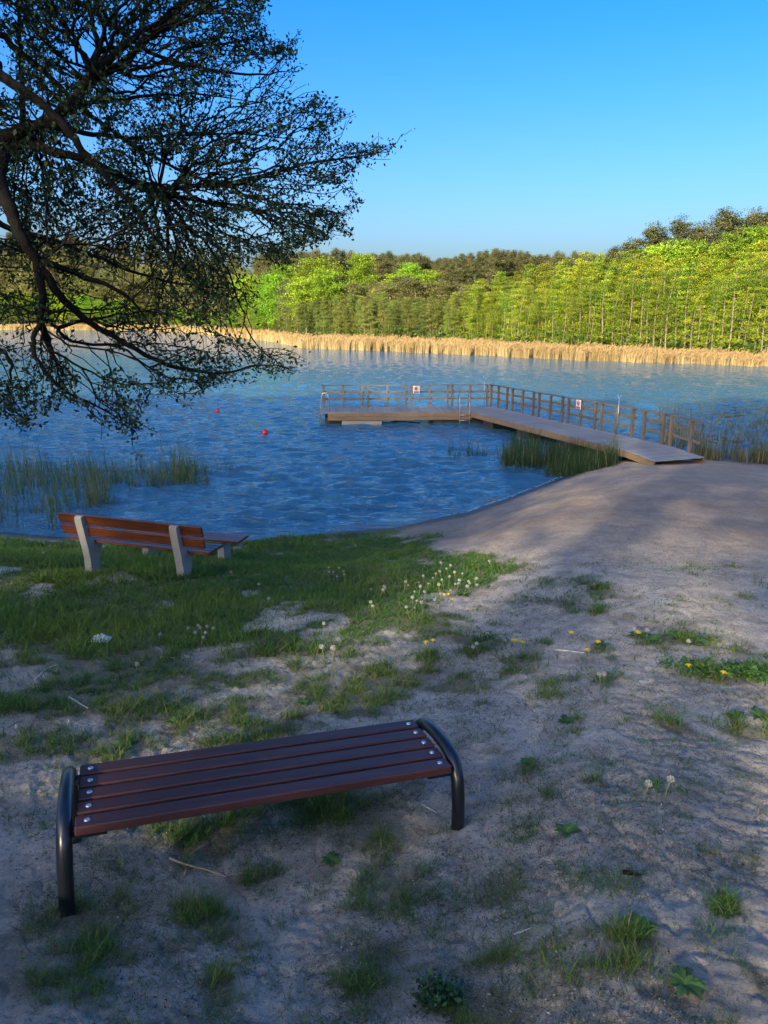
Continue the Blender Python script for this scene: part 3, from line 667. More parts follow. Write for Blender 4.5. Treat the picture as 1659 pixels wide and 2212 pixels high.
# tall pines behind the right stand
for i, (px, yt, of, lb) in enumerate([(1318, 535, 34, 'small pine leftmost behind the right alder stand'), (1345, 524, 36, 'low pine second from the left behind the alder stand'), (1391, 490, 34, 'rounded pine standing free left of the taller pines'), (1416, 503, 38, 'narrow pine close right of the rounded pine'),
        (1447, 477, 33, 'broad pointed pine in the middle of the pine group'), (1488, 489, 36, 'pine with open crown left of the tallest pine'), (1540, 455, 30, 'tallest pine with orange trunk above the right alders'), (1557, 470, 34, 'pine tucked right behind the tallest pine'),
        (1600, 460, 32, 'broad dark pine right of the tallest pine'), (1640, 458, 33, 'pine at the right edge with sky beside its top'), (1668, 462, 30, 'pine cut by the right edge of the view'), (1700, 470, 31, 'pine just beyond the right edge of the view')]):
    plant('pine_tree', bigpines, 20, px, of, yt, lb, 'tree', 'tall pines behind the right alders', idx=i % 3, wide=1.25, own=True)
for i, (px, yt) in enumerate([(1480, 530), (1575, 520), (1425, 540), (1640, 500), (1680, 505)]):
    plant('birch_tree', bright, 12, px, 22, yt, ['light green birch with pale stems between the pines and alders', 'round light green birch under the tallest pines', 'small birch at the left of the pale group', 'tall light green birch near the right edge', 'light green birch just beyond the right edge'][i], 'tree', 'birches below the tall pines', wide=.8, own=True)
# dead tree at the forest edge
p = atz(1551, 772, .2); d_ = thing('dead_tree', (p[0], p[1]+9, .1), 'bleached dead tree with bare forked limbs at the alder edge', 'tree')
MB().tube([(0, 0, 0), (.1, 0, 2), (0, 0, 3.6)], [.13, .09, .03], 6).tube([(.08, 0, 1.9), (-.7, 0, 2.8), (-1.6, 0, 3.4)], [.06, .045, .01], 5).tube([(.08, 0, .5), (.5, 0, 1.2), (.8, 0, 2.1)], [.06, .04, .01], 5).build('trunk', M['deadwood'], d_, smooth=True)
# undergrowth below the alders
n = 26000
th = rng.uniform(-30, 33, n); r = R_(th)+wreed(th)+rng.random(n)*16-.5; x = r*np.sin(np.radians(th)); y = r*np.cos(np.radians(th))
z = H(x, y, False)+rng.random(n)**1.6*(1.2+3.2*fbm(x*.3, y*.3, 111, 3))
c = np.array([.045, .085, .012])*rng.uniform(.6, 1.6, (n, 1))
V, F, C = leafcards(np.stack([x, y, z], -1), .45, c, flat=.2)
tag(mk('undergrowth', V, F, M['leaf'], col=C), 'green shrub undergrowth at the foot of the far trees', 'undergrowth', kind='stuff')

# trees behind the photographer: unseen, crowns and heights shaped to shade the beach
def make_airy(seed, Ht=20., n=4700):
    rg = np.random.default_rng(seed); paths = [([(0, 0, 0), (.2, 0, 9), (.1, .1, 19.5)], [.22, .15, .03])]
    for i in range(40):
        z = 2+17*i/40; a = rg.uniform(0, 6.28); L_ = 2.6*rg.uniform(.5, 1); paths.append(([(0, 0, z), (math.cos(a)*L_, math.sin(a)*L_, z+.5)], [.05, .01]))
    z = rg.uniform(1.5, 20, n); rr_ = 2.9*np.clip((20.6-z)/2.2, .25, 1)*np.sqrt(rg.random(n)); a = rg.uniform(0, 2*np.pi, n)
    k = rg.random(n) < np.interp(z, [0, 9.5, 11.5, 12.5, 14, 20], [.05, .07, .26, .55, 1, 1]); rr_ = rr_[k]; a = a[k]; z = z[k]; n = len(z)
    P = np.stack([rr_*np.cos(a), rr_*np.sin(a), z], -1); c = np.array([.05, .065, .025])*rg.uniform(.6, 1.3, (n, 1))
    V, F, C = leafcards(P, .34, c, rg=rg)
    return tubemesh('trunk', paths, M['pinebark']), mk('crown', V, F, M['needle'], col=C, link=False)
shade = [make_airy(700+i) for i in range(2)]
for i in range(62):
    x = -76+i*1.4+rp.uniform(-.4, .4); y = -36-3.2*(i*2 % 3)+rp.uniform(-1, 1)
    zg = float(H(x, y, False))-.2; ht = rp.uniform(25, 27.5)
    if abs(x+27.3) < 3.4: ht = 22.6-zg
    if abs(x+40.5) < 3.2: ht = 30.6-zg
    t = thing('pine_tree', (x, y, zg), 'pine in the wood behind the viewpoint that shades the beach', 'tree', 'pines behind the viewpoint'); s = ht/20
    t.scale = (s, s, s); t.rotation_euler.z = rp.uniform(0, 6.28)
    inst('trunk', shade[i % 2][0], t); inst('crown', shade[i % 2][1], t)
print('trees', ntree)

# ---------------------------------------------------------------- near tree at the left
TREEBASE = Vector((-7.2, 8.3, float(H(-7.2, 8.3))-.1))
nt_ = thing('lakeside_tree', TREEBASE, 'large dark alder leaning over the water at the left with hanging leafy branches', 'tree')
def loc(px, py, Y): return Vector(aty(px, py, Y))
def spline(P, per=6):
    P = [Vector(p) for p in P]; Q = [P[0]*2-P[1]]+P+[P[-1]*2-P[-2]]; out = []
    for i in range(1, len(Q)-2):
        for j in range(per):
            t = j/per; a, b, c, d = Q[i-1], Q[i], Q[i+1], Q[i+2]
            out.append(.5*((2*b)+(c-a)*t+(2*a-5*b+4*c-d)*t*t+(3*b-a-3*c+d)*t**3))
    out.append(P[-1]); return out
tr = [TREEBASE, TREEBASE+Vector((.1, .05, 1.6)), TREEBASE+Vector((.35, 0, 3.4)), TREEBASE+Vector((.5, -.1, 5.2)), TREEBASE+Vector((.6, 0, 7.2)), TREEBASE+Vector((.8, .2, 10)), TREEBASE+Vector((1.0, .4, 13))]
def Tk(z):   # a point on the trunk by height
    for a, b in zip(tr, tr[1:]):
        if a.z <= z <= b.z: return a.lerp(b, (z-a.z)/(b.z-a.z))
    return tr[-1]
LB = [ # start height on trunk, r0, r1, polyline (px,py,Y)
 (6.2, .13, .035, [(-60, 335, 8.0), (0, 303, 8.0), (45, 285, 8.0), (90, 268, 8.05), (140, 235, 8.1), (165, 210, 8.2), (200, 165, 8.3), (240, 125, 8.4), (290, 78, 8.6), (340, 50, 8.8), (410, 0, 9.0), (470, -60, 9.2)]),
 (6.0, .06, .015, [(-40, 330, 8.0), (60, 285, 8.1), (90, 272, 8.2), (180, 285, 8.6), (260, 297, 9.0), (330, 296, 9.4), (400, 290, 9.7), (520, 290, 10.1), (640, 300, 10.4)]),
 (5.9, .075, .018, [(-60, 345, 8.0), (50, 312, 7.9), (120, 330, 7.8), (180, 345, 7.9), (240, 370, 8.1), (300, 405, 8.4), (350, 420, 8.7), (420, 432, 9.0), (520, 445, 9.4), (640, 480, 9.7), (700, 500, 9.9)]),
 (7.0, .085, .018, [(-80, 130, 7.6), (0, 165, 7.4), (45, 190, 7.3), (100, 235, 7.3), (150, 285, 7.3), (190, 340, 7.4), (240, 395, 7.5), (290, 450, 7.6), (340, 520, 7.7), (400, 590, 7.9), (470, 650, 8.1)]),
 (6.3, .055, .03, [(-40, 330, 8.1), (40, 290, 8.2), (48, 200, 8.3), (42, 90, 8.4), (40, -20, 8.5), (50, -120, 8.6)]),
 (5.6, .12, .03, [(-60, 330, 7.2), (-8, 370, 7.0), (12, 430, 6.9), (30, 475, 6.9), (50, 520, 6.9), (80, 565, 7.0), (92, 640, 7.1), (88, 700, 7.2), (110, 760, 7.3), (140, 810, 7.4)]),
 (6.3, .045, .012, [(90, 268, 8.05), (165, 228, 8.3), (250, 218, 8.6), (330, 206, 8.9), (440, 205, 9.2), (560, 220, 9.5)]),
 (4.8, .065, .012, [(75, 550, 7.0), (110, 610, 7.1), (150, 660, 7.3), (200, 700, 7.5), (260, 735, 7.7), (330, 775, 7.9), (400, 800, 8.1), (480, 805, 8.3), (560, 790, 8.5), (640, 795, 8.7)]),
 (7, .05, .015, [(200, 165, 8.3), (190, 130, 8.2), (150, 85, 8.1), (110, 50, 8.0), (60, -20, 7.9)]),
 (5, .05, .01, [(85, 560, 7.0), (160, 590, 7.3), (250, 625, 7.6), (310, 680, 7.9), (350, 740, 8.1)]),
 (5, .04, .008, [(90, 690, 7.2), (70, 740, 7.1), (95, 800, 7.0), (150, 850, 7.1), (230, 890, 7.3), (300, 940, 7.5)]),
 (5, .035, .007, [(-60, 740, 6.8), (0, 755, 6.8), (25, 790, 6.8), (20, 850, 6.8), (60, 900, 6.9)]),
 (6, .05, .01, [(-60, 480, 7.4), (30, 500, 7.5), (120, 520, 7.7), (220, 560, 8.0), (330, 600, 8.4), (450, 620, 8.8), (560, 630, 9.1)]),
 (7, .06, .012, [(-80, 60, 8.2), (40, 110, 8.3), (110, 170, 8.4), (200, 250, 8.6), (300, 320, 8.8), (420, 380, 9.1), (560, 400, 9.5), (700, 420, 9.8)]),
 (7.5, .06, .012, [(-60, -80, 8.4), (80, -30, 8.5), (200, 20, 8.7), (320, 110, 8.9), (450, 150, 9.2), (560, 160, 9.5), (630, 152, 9.7)]),
 (7, .04, .01, [(345, 405, 8.7), (450, 400, 9.0), (560, 380, 9.2), (680, 350, 9.4), (790, 335, 9.6), (845, 320, 9.7)]),
]
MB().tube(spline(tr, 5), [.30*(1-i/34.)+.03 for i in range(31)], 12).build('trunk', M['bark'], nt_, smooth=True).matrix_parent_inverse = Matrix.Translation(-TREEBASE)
nodes = []; nodepl = []; extraA = []
rp2 = random.Random(11)
for (hz, r0, r1, pl) in LB:
    r0 *= .68; r1 *= .38
    P = [loc(*q) for q in pl]
    if pl[0][0] < 0 and pl[0][1] < 600: P = [Tk(min(P[0].z, TREEBASE.z+12))]+P
    S = spline(P, 4)
    S = [s+Vector((rp2.uniform(-1, 1), rp2.uniform(-1, 1), rp2.uniform(-1, 1)))*.012 for s in S]
    m_ = len(S); R_l = [r0*(1-i/(m_-1))**.8*.9+r1*.6 for i in range(m_)]
    MB().tube(S, R_l, 8).build('limb', M['bark'], nt_, smooth=True).matrix_parent_inverse = Matrix.Translation(-TREEBASE)
    for i, s in enumerate(S):
        nodes.append(s); nodepl.append(0.15*i)
        if i > m_*.68: extraA += [list(s+Vector((rp2.gauss(0, .10), rp2.gauss(0, .10), rp2.gauss(0, .09)))) for _ in range(5)]
CP = np.array([(-420, -260), (640, -260), (650, -60), (620, 10), (655, 60), (640, 110), (640, 165), (705, 205), (745, 235), (775, 250), (690, 290), (770, 312), (865, 316), (800, 335), (770, 345), (760, 400), (795, 430), (745, 470), (770, 510), (690, 520), (640, 545), (650, 585), (560, 610), (555, 680), (500, 720), (560, 750), (640, 770), (650, 800), (600, 815), (520, 830), (460, 850), (430, 880), (330, 850), (320, 900), (310, 945), (270, 950), (200, 890), (130, 880), (60, 930), (20, 900), (-100, 930), (-420, 800)])
NA = 14000
ax = rng.uniform(-420, 870, NA*3); ay = rng.uniform(-260, 950, NA*3)
dn = fbm(ax/90., ay/60., 121, 3); holes = sstep(.30, .48, dn)
low = np.where(ay > 560, .42, 1.0)*np.where((ay > 540) & (ax > 230) & (ay < 700), 2.1, 1)
low = np.where((ax > 120) & (ax < 640) & (ay > 740), .42, low)
k = inpoly(ax, ay, CP) & (rng.random(NA*3) < holes*low); ax = ax[k][:NA]; ay = ay[k][:NA]
dep = 8.4+np.clip(ax, -200, 800)*.0016-np.clip(ay-500, 0, 400)*.0026+rng.normal(0, .75, len(ax))
dep = np.clip(dep, 6.3, 11.5)
A = np.array([aty(a, b, d) for a, b, d in zip(ax, ay, dep)])
A = np.concatenate([A[A[:, 2] > 2.7], np.array(extraA)])
nA = len(A)
# greedy tree over attraction points, trading distance against path length
Nn = np.array([list(v) for v in nodes]); Np = np.array(nodepl)
best = np.full(nA, 1e9); par = np.zeros(nA, int); bf = .6
for j in range(len(Nn)):
    c = np.linalg.norm(A-Nn[j], axis=1)+bf*Np[j]; m = c < best; best[m] = c[m]; par[m] = -j-1
done = np.zeros(nA, bool); path = np.zeros(nA); order = []
for it in range(nA):
    i = int(np.argmin(np.where(done, 1e9, best))); done[i] = True; order.append(i)
    pp = Nn[-par[i]-1] if par[i] < 0 else A[par[i]]; pl_ = Np[-par[i]-1] if par[i] < 0 else path[par[i]]
    path[i] = pl_+np.linalg.norm(A[i]-pp)
    d = A-A[i]; c = np.sqrt((d*d).sum(1))+bf*path[i]; m = (c < best) & ~done; best[m] = c[m]; par[m] = i
cnt = np.ones(nA); child = np.zeros(nA, int)
for i in reversed(order):
    if par[i] >= 0: cnt[par[i]] += cnt[i]; child[par[i]] += 1
rad2 = .0017*cnt**.44+.0009
S0 = np.array([Nn[-p-1] if p < 0 else A[p] for p in par]); S1 = A
r1_ = rad2; r0_ = np.array([rad2[i]*1.15 if par[i] < 0 else min(rad2[par[i]], rad2[i]*1.5) for i in range(nA)])
T = S1-S0; Ln = np.linalg.norm(T, axis=1)+1e-6; T = T/Ln[:, None]
mid = (S0+S1)/2+rng.normal(0, .07, (nA, 3))*Ln[:, None]; mid[:, 2] -= .03*Ln
def prisms(Pa, Pb, ra, rb, ns=4):
    T = Pb-Pa; T /= (np.linalg.norm(T, axis=1)+1e-9)[:, None]
    up = np.where(np.abs(T[:, 2:3]) < .9, np.array([[0, 0, 1.]]), np.array([[1., 0, 0]])); N = np.cross(T, up); N /= np.linalg.norm(N, axis=1)[:, None]; B = np.cross(T, N)
    V = []
    for P, r in ((Pa, ra), (Pb, rb)):
        for j in range(ns):
            a = 2*math.pi*j/ns; V.append(P+(N*math.cos(a)+B*math.sin(a))*r[:, None])
    V = np.stack(V, 1).reshape(-1, 3); n = len(Pa)
    F = np.array([(j, (j+1) % ns, ns+(j+1) % ns, ns+j) for j in range(ns)])
    return V, (F[None]+(np.arange(n)*2*ns)[:, None, None]).reshape(-1, 4)
rm = (r0_+r1_)/2
Va, Fa = prisms(S0, mid, r0_, rm); Vb, Fb = prisms(mid, S1, rm, r1_)
tw = mk('twigs', np.concatenate([Va, Vb])-np.array(TREEBASE), np.concatenate([Fa, Fb+len(Va)]), M['bark'], nt_, smooth=True, kind='stuff')
# leaves near every thin node
sel = np.where(cnt < 9)[0]; per = 7
ci = np.repeat(sel, per); t = rng.random(len(ci))
Pl = S0[ci]*(1-t)[:, None]+S1[ci]*t[:, None]+rng.normal(0, .035, (len(ci), 3))
lk = fbm(Pl[:, 0]*1.8+Pl[:, 1], Pl[:, 2]*2.2, 131, 3); keep = rng.random(len(ci)) < sstep(.28, .6, lk)*.75+.25; Pl = Pl[keep]; n = len(Pl)
a = rng.normal(size=(n, 3)); a[:, 2] -= .35; a /= np.linalg.norm(a, axis=1)[:, None]
b = rng.normal(size=(n, 3)); b -= a*(a*b).sum(1)[:, None]; b /= np.linalg.norm(b, axis=1)[:, None]; nn = np.cross(a, b)
s = rng.uniform(.024, .056, n)[:, None]
V = np.stack([Pl, Pl+a*s*.45+b*s*.33+nn*s*.08, Pl+a*s*1.1+nn*s*-.12, Pl+a*s*.45-b*s*.33+nn*s*.08], 1).reshape(-1, 3)-np.array(TREEBASE)
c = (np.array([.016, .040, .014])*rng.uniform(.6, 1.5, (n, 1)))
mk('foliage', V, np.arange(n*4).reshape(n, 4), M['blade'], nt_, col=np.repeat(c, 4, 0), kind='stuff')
print('twigs', nA, 'leaves', n)

# ---------------------------------------------------------------- pier
DZ = .55
def V2(a): return np.array(a[:2])
endL, endR = V2(atz(1404, 994.5, .42)), V2(atz(1521.6, 988.7, .42))
fL, fR, kL, kR = V2(atz(720, 891.5, DZ)), V2(atz(1014, 889.7, DZ)), V2(atz(698, 880, DZ)), V2(atz(1061, 877.6, DZ))
pier = thing('floating_pier', ((fL[0]+kR[0])/2, (fL[1]+kR[1])/2, 0), 'L shaped wooden bathing pier on floats with grey deck and brown railing', 'pier')
PO = np.array(pier.location)
def lp(x, y, z): return Vector((x-PO[0], y-PO[1], z-PO[2]))
def frame(o, ux):      # local frame matrix: origin o (world xyz), x along ux (2d)
    ux = np.array(ux)/np.linalg.norm(ux); Mx = Matrix(((ux[0], -ux[1], 0, o[0]-PO[0]), (ux[1], ux[0], 0, o[1]-PO[1]), (0, 0, 1, o[2]-PO[2]), (0, 0, 0, 1))); return Mx
def pset(o, Mx): o.parent = pier; o.matrix_local = Mx; return o
# platform: planks across its short side
ux = (kR-kL)/np.linalg.norm(kR-kL); uy = np.array([-ux[1], ux[0]]); Lp = np.linalg.norm(kR-kL); Wp = abs(np.dot(kL-fL, uy))
MP = frame((kL[0], kL[1], 0), ux)             # local: x along back edge, y<0 towards viewer
npl = int(Lp/.145); pk = Lp/npl
plank_p = MB().box(-pk/2+.004, pk/2-.004, -Wp, 0, -.03, 0, .003).build('plank', M['deck'], link=False)
for i in range(npl): pset(inst('plank', plank_p), MP @ Matrix.Translation(((i+.5)*pk, 0, DZ+rp.uniform(-.002, .002))))
pset(MB().box(.25, Lp-1.35, -Wp-.035, -Wp-.002, DZ-.19, DZ-.02, .003).build('fascia_board', M['fascia']), MP)
pset(MB().box(.25, Lp-1.35, -Wp-.030, -Wp+.01, DZ-.36, DZ-.198).build('fascia_board', M['fascia']), MP)
pset(MB().box(0.02, Lp, -.05, -.002, DZ-.24, DZ-.035).build('edge_beam', M['rail']), MP)
pset(MB().box(-.04, -.003, -Wp, -.01, DZ-.22, DZ-.02).build('edge_beam', M['float']), MP)
# walkway
C0 = kR + 0; D1 = endR; uw = (D1-C0)/np.linalg.norm(D1-C0); Lw = np.linalg.norm(D1-C0)
nrm = np.array([uw[1], -uw[0]]);
if np.dot(nrm, endL-endR) < 0: nrm = -nrm
Ww = float(np.dot(endL-endR, nrm)); Ww = max(1.6, min(2.1, Ww))
MW = frame((C0[0], C0[1], 0), uw)            # x from the corner to the beach; deck lies on y<0 or >0
sy = 1 if np.dot(np.array([-uw[1], uw[0]]), nrm) > 0 else -1
print('pier', Lp, Wp, Lw, Ww, sy)
LB_ = Lw-1.55                                 # where the ramp begins
nplw = int(Lw/.145); pkw = Lw/nplw
y0_, y1_ = sorted((0, sy*Ww))
plank_w = MB().box(-pkw/2+.004, pkw/2-.004, y0_, y1_, -.03, 0, .003).build('plank', M['deck'], link=False)
ZE = .43
def wz(s): return DZ if s < LB_ else DZ+(ZE-DZ)*(s-LB_)/(Lw-LB_)
slope = math.atan2(DZ-ZE, Lw-LB_)
for i in range(nplw):
    s = (i+.5)*pkw
    if s < 0.05: continue
    # planks over the platform corner are cut by the platform itself; start where the walkway leaves it
    o = inst('plank', plank_w); pset(o, MW @ Matrix.Translation((s, 0, wz(s)+.006+rp.uniform(-.002, .002))) @ Matrix.Rotation(slope if s > LB_ else 0, 4, 'Y'))
for yy in (0, sy*Ww):
    pset(MB().box(.3, LB_, yy-.02, yy+.02, DZ-.24, DZ-.03).build('edge_beam', M['fascia' if yy else 'rail']), MW)
    pset(MB().box(0, (Lw-LB_)/math.cos(slope), yy-.02, yy+.02, -.22, -.03).build('edge_beam', M['fascia']), MW @ Matrix.Translation((LB_, 0, DZ)) @ Matrix.Rotation(slope, 4, 'Y'))
for s in (.15, .55, .95, 1.35, 1.75):
    pass
# pontoons
def pontoon(Mx, x0, x1, yA, yB, mat, ztop=DZ-.24):
    b = MB().box(x0, x1, min(yA, yB), max(yA, yB), -.45, ztop, .02); pset(b.build('pontoon', mat), Mx)
pontoon(MP, .9, 2.75, -Wp+.02, -.15, M['float'], DZ-.37)
pontoon(MP, .12, .85, -Wp+.25, -.2, M['floatdark'])
pontoon(MP, Lp-3.1, Lp-.15, -Wp+.12, -.15, M['floatdark'])
for s, ln in ((2.6, .9), (5.6, .9), (8.6, .9), (11.2, .5)):
    if s < LB_: pontoon(MW, s, s+ln, sy*.15, sy*(Ww-.12), M['floatdark'])
pontoon(MW, .8, LB_-2.5, sy*.05, sy*.45, M['float'])
# railings: panels of three posts, a broad top board and two lower rails
RH = 1.08
post_m = MB().box(-.045, .045, -.045, .045, 0, RH-.04, .005).build('post', M['rail'], link=False)
def panel(Mx, posts, x0, x1, yy, zf, slope_=0):
    for xp in posts: pset(inst('post', post_m), Mx @ Matrix.Translation((xp, yy, zf(xp)+.003)) @ Matrix.Rotation(rp.uniform(-.012, .012), 4, 'X'))
    L_ = x1-x0; zz = zf((x0+x1)/2); a = math.atan2(zf(x0)-zf(x1), L_)
    Mr = Mx @ Matrix.Translation(((x0+x1)/2, yy, zz)) @ Matrix.Rotation(a, 4, 'Y')
    pset(MB().box(-L_/2, L_/2, -.075, .075, RH-.038, RH, .004).build('handrail', M['rail']), Mr)
    for zr in (.40, .73): pset(MB().box(-L_/2, L_/2, .047 if True else 0, .085, zr-.045, zr+.045, .003).build('rail', M['rail']), Mr)
def sx(px): # x along the platform back edge for a display column
    lo, hi = -2., 14.
    for _ in range(40):
        mi = (lo+hi)/2; p = kL+ux*mi; r0 = ray(px, 879); 
        if p[0]/p[1] < r0[0]/r0[1]: lo = mi
        else: hi = mi
    return lo
def sw(px):
    lo, hi = -1., 20.
    for _ in range(40):
        mi = (lo+hi)/2; p = C0+uw*mi; r0 = ray(px, 920)
        if p[0]/p[1] < r0[0]/r0[1]: lo = mi
        else: hi = mi
    return lo
z4 = lambda v: (900+v*.36166)*.73733
z5 = lambda v: (1400+v*.51236)*.73733
for ps in ((136, 293, 447), (495, 647, 797), (843, 990, 1135), (1172, 1315, 1452)):
    q = [sx(z4(v)) for v in ps]; panel(MP, q, q[0]-.12, q[-1]+.12, -.09, lambda s: DZ)
for ps in ((88, 128, 178), (210, 268, 330), (362, 428, 497), (530, 603, 685), (722, 810, 902), (970, 1080), (1128, 1243)):
    q = [sw(z5(v)-3) for v in ps]; panel(MW, q, q[0]-.15, q[-1]+(.15 if ps[-1] < 1200 else .35), sy*.09, wz)
# ladders
def ladder(Mx, hoop=True):
    m = MB()
    for yy in (-.23, .23): m.tube([(0.0, yy, .75), (.12, yy, .92), (.30, yy, .80), (.34, yy, .0)] if False else [(-.32, yy, 0), (-.30, yy, .62), (-.18, yy, .82), (.0, yy, .78), (.05, yy, .5), (.07, yy, 0), (.12, yy, -1.0)], .02, 6)
    o = m.build('ladder', M['steel'], smooth=True); pset(o, Mx)
    for z in (-.15, -.4, -.65): MB().tube([(.08-z*.04, -.23, z), (.08-z*.04, .23, z)], .018, 6).build('rung', M['steel'], o, smooth=True)
ladder(MP @ Matrix.Translation((0, -Wp*.55, DZ)) @ Matrix.Rotation(math.pi, 4, 'Z'))
ladder(MP @ Matrix.Translation((sx(z4(1215)), -Wp, DZ)) @ Matrix.Rotation(-math.pi/2, 4, 'Z'))
# signs on the railing and rescue poles
def sign(Mx, label):
    t = thing('warning_sign', (0, 0, 0), label, 'sign', 'warning signs on the pier railing'); t.matrix_world = Matrix.Translation(Vector(PO)) @ Mx
    MB().box(-.16, .16, -.012, 0, -.36, .0, .004).build('board', M['signw'], t)
    def disc(nm, r0, r1, mat, yv, c=(0, -.13)):
        V = []; n = 24
        for r in (r0, r1):
            for yy in (yv, -.012):
                for j in range(n): a = 2*math.pi*j/n; V.append((c[0]+r*math.cos(a), yy, c[1]+r*math.sin(a)))
        F = []
        for j in range(n):
            k = (j+1) % n; F += [(j, k, 2*n+k, 2*n+j), (2*n+j, 2*n+k, 3*n+k, 3*n+j)]
        mk(nm, V, F, mat, t)
    disc('prohibition_ring', .075, .105, M['signr'], -.017)
    disc('pictogram', 0.0, .06, M['signb'], -.0145, (-.01, -.135))
    MB().box(-.1, .1, -.019, -.013, -.012, .012, M=Matrix.Translation((0, 0, -.13)) @ Matrix.Rotation(.8, 4, 'Y')).build('prohibition_bar', M['signr'], t)
    MB().box(-.13, .13, -.0155, -.0125, -.345, -.255).build('lettering_panel', M['signp'], t)
    return t
sign(MP @ Matrix.Translation((sx(z4(880)), -.165, DZ+RH-.05)), 'square white prohibition sign on the railing of the outer platform')
sign(MW @ Matrix.Translation((sw(z5(588)), sy*.165, DZ+RH-.03)) @ Matrix.Rotation(0 if sy < 0 else math.pi, 4, 'Z'), 'square white prohibition sign on the railing of the walkway')
def pole(Mx, label):
    t = thing('rescue_pole', (0, 0, 0), label, 'pole', 'rescue poles on the pier'); t.matrix_world = Matrix.Translation(Vector(PO)) @ Mx
    MB().tube([(0, 0, 0), (0, 0, 1.42)], .014, 6).build('shaft', M['steel'], t, smooth=True)
    MB().tube([(-.09, 0, 1.50), (-.07, 0, 1.38), (0, 0, 1.33), (.07, 0, 1.38), (.09, 0, 1.50)], .011, 6).build('hook', M['steel'], t, smooth=True)
pole(MP @ Matrix.Translation((sx(z4(1425)), -.2, DZ)), 'thin steel rescue pole by the corner of the pier railing')
pole(MW @ Matrix.Translation((sw(z5(822)), sy*.2, DZ)), 'thin steel rescue pole midway along the walkway railing')

# ---------------------------------------------------------------- buoys
for i, (px, py, s, lb) in enumerate([(572, 937, 1.0, 'red buoy floating nearer, straight off the outer platform'), (470, 889, .86, 'red buoy floating farther out, next to the hanging branches')]):
    p = atz(px, py, 0); t = thing('buoy', (p[0], p[1], 0), lb, 'buoy', 'red buoys marking the bathing water', rot=(.1, .08*(1-2*i), 0))
    s *= .9
    MB().lathe([(.01, -.14), (.09, -.12), (.13, -.04), (.135, .05), (.12, .13), (.075, .18), (.04, .20)], 16).build('float', M['red'], t, smooth=True).scale = (s, s, s)
    MB().lathe([(.04, .195), (.045, .21), (.045, .235), (.02, .25)], 10).build('top_knob', M['red'], t, smooth=True).scale = (s, s, s)

# ---------------------------------------------------------------- foreground bench
O = Vector((-1.3426, 2.7574, 2.5652)); E3 = (-.0533, .0515, .3407)
from mathutils import Euler
RM = Euler(E3, 'XYZ').to_matrix(); HB = .4285
b = thing('backless_bench', O+RM @ Vector((0, 0, -HB)), 'backless bench with five dark red slats and black tube frames in the foreground', 'bench', rot=E3)
BL, BD = 1.8017, .5455; swd = (BD-4*.022)/5; pitch_ = swd+.022
slat_m = MB().box(0, BL, 0, swd, -.045, 0, .006).build('slat', M['slat'], link=False)
bolt_m = MB().lathe([(.0135, 0), (.0135, .002), (.012, .0045), (.007, .0068), (.0035, .0068), (.003, .004)], 16).build('bolt', M['zinc'], link=False, smooth=False)
for i in range(5):
    s_ = inst('slat', slat_m, b, (rp.uniform(-.004, .004), i*pitch_, HB))
    for u in (.05, BL-.05): inst('bolt', bolt_m, s_, (u, swd/2+rp.uniform(-.004, .004), .0002))
prof = [(0, -.58), (.0, -.30), (.008, -.2), (.022, -.13), (.042, -.078), (.075, -.035), (.12, -.006), (.19, .010), (.28, .016), (.37, .014), (.45, .004), (.51, -.018), (.555, -.05), (.585, -.095), (.60, -.16), (.605, -.25), (.61, -.62)]
for u in (-.047, BL+.047):
    sp_ = spline([(u, v, w__+HB) for v, w__ in prof], 3)
    MB().tube(sp_, .0345, 20).build('tube_frame', M['tube'], b, smooth=True)
for u in (.02, BL-.14):
    MB().box(u-.01 if u < 1 else u+.02, u+.11 if u < 1 else u+.15, .03, BD-.02, HB-.075, HB-.0455, .002).build('support_plate', M['tube'], b)
    x0, x1 = (-.03, .02) if u < 1 else (BL-.01, BL+.03)
    for v in (.05, BD-.06): MB().box(x0, x1, v, v+.05, HB-.0745, HB-.046, .002).build('bracket', M['tube'], b)

# ---------------------------------------------------------------- bench with back near the water
o2 = Vector((-3.491, 9.75, 1.237)); S2, L2 = 1.48, 2.245
b2 = thing('park_bench', o2, 'varnished slat bench with backrest and two concrete legs on the grassy bank', 'bench', rot=(0, .017, -.284))
legp = [(0.02, -.35), (.22, -.35), (.20, .12), (.27, .33), (.47, .335), (.50, .37), (.20, .385), (.10, .45), (.0, .79), (-.03, .82), (-.10, .825), (-.125, .80), (-.115, .72), (-.03, .34), (.0, .18)]
for s in (-1, 1):
    MB().prism(legp, s*S2/2-.055, s*S2/2+.055).build('leg', M['concrete'], b2)
for i in range(4):
    MB().box(-L2/2, L2/2, .115+i*.103, .115+i*.103+.088, .386, .426, .005).build('seat_slat', M['slat2'], b2)
for (va, wa, vb, wb) in ((-.028, .675, -.065, .825), (.012, .505, -.022, .645)):
    ang = math.atan2(vb-va, wb-wa); Mx = Matrix.Translation((0, va+.012, wa)) @ Matrix.Rotation(-ang, 4, 'X')
    MB().box(-L2/2, L2/2, 0, .036, 0, math.hypot(vb-va, wb-wa), .005, M=Mx).build('back_slat', M['slat2'], b2)
for s in (-1, 1):
    for z_ in (.56, .60, .73, .78):
        MB().tube([(s*S2/2+.1-.2*(s < 0)*0, -.02-(z_-.5)*.2, z_), (s*S2/2+.1, .03-(z_-.5)*.2+.03, z_)], .008, 6).build('bolt', M['zinc'], b2) if False else None
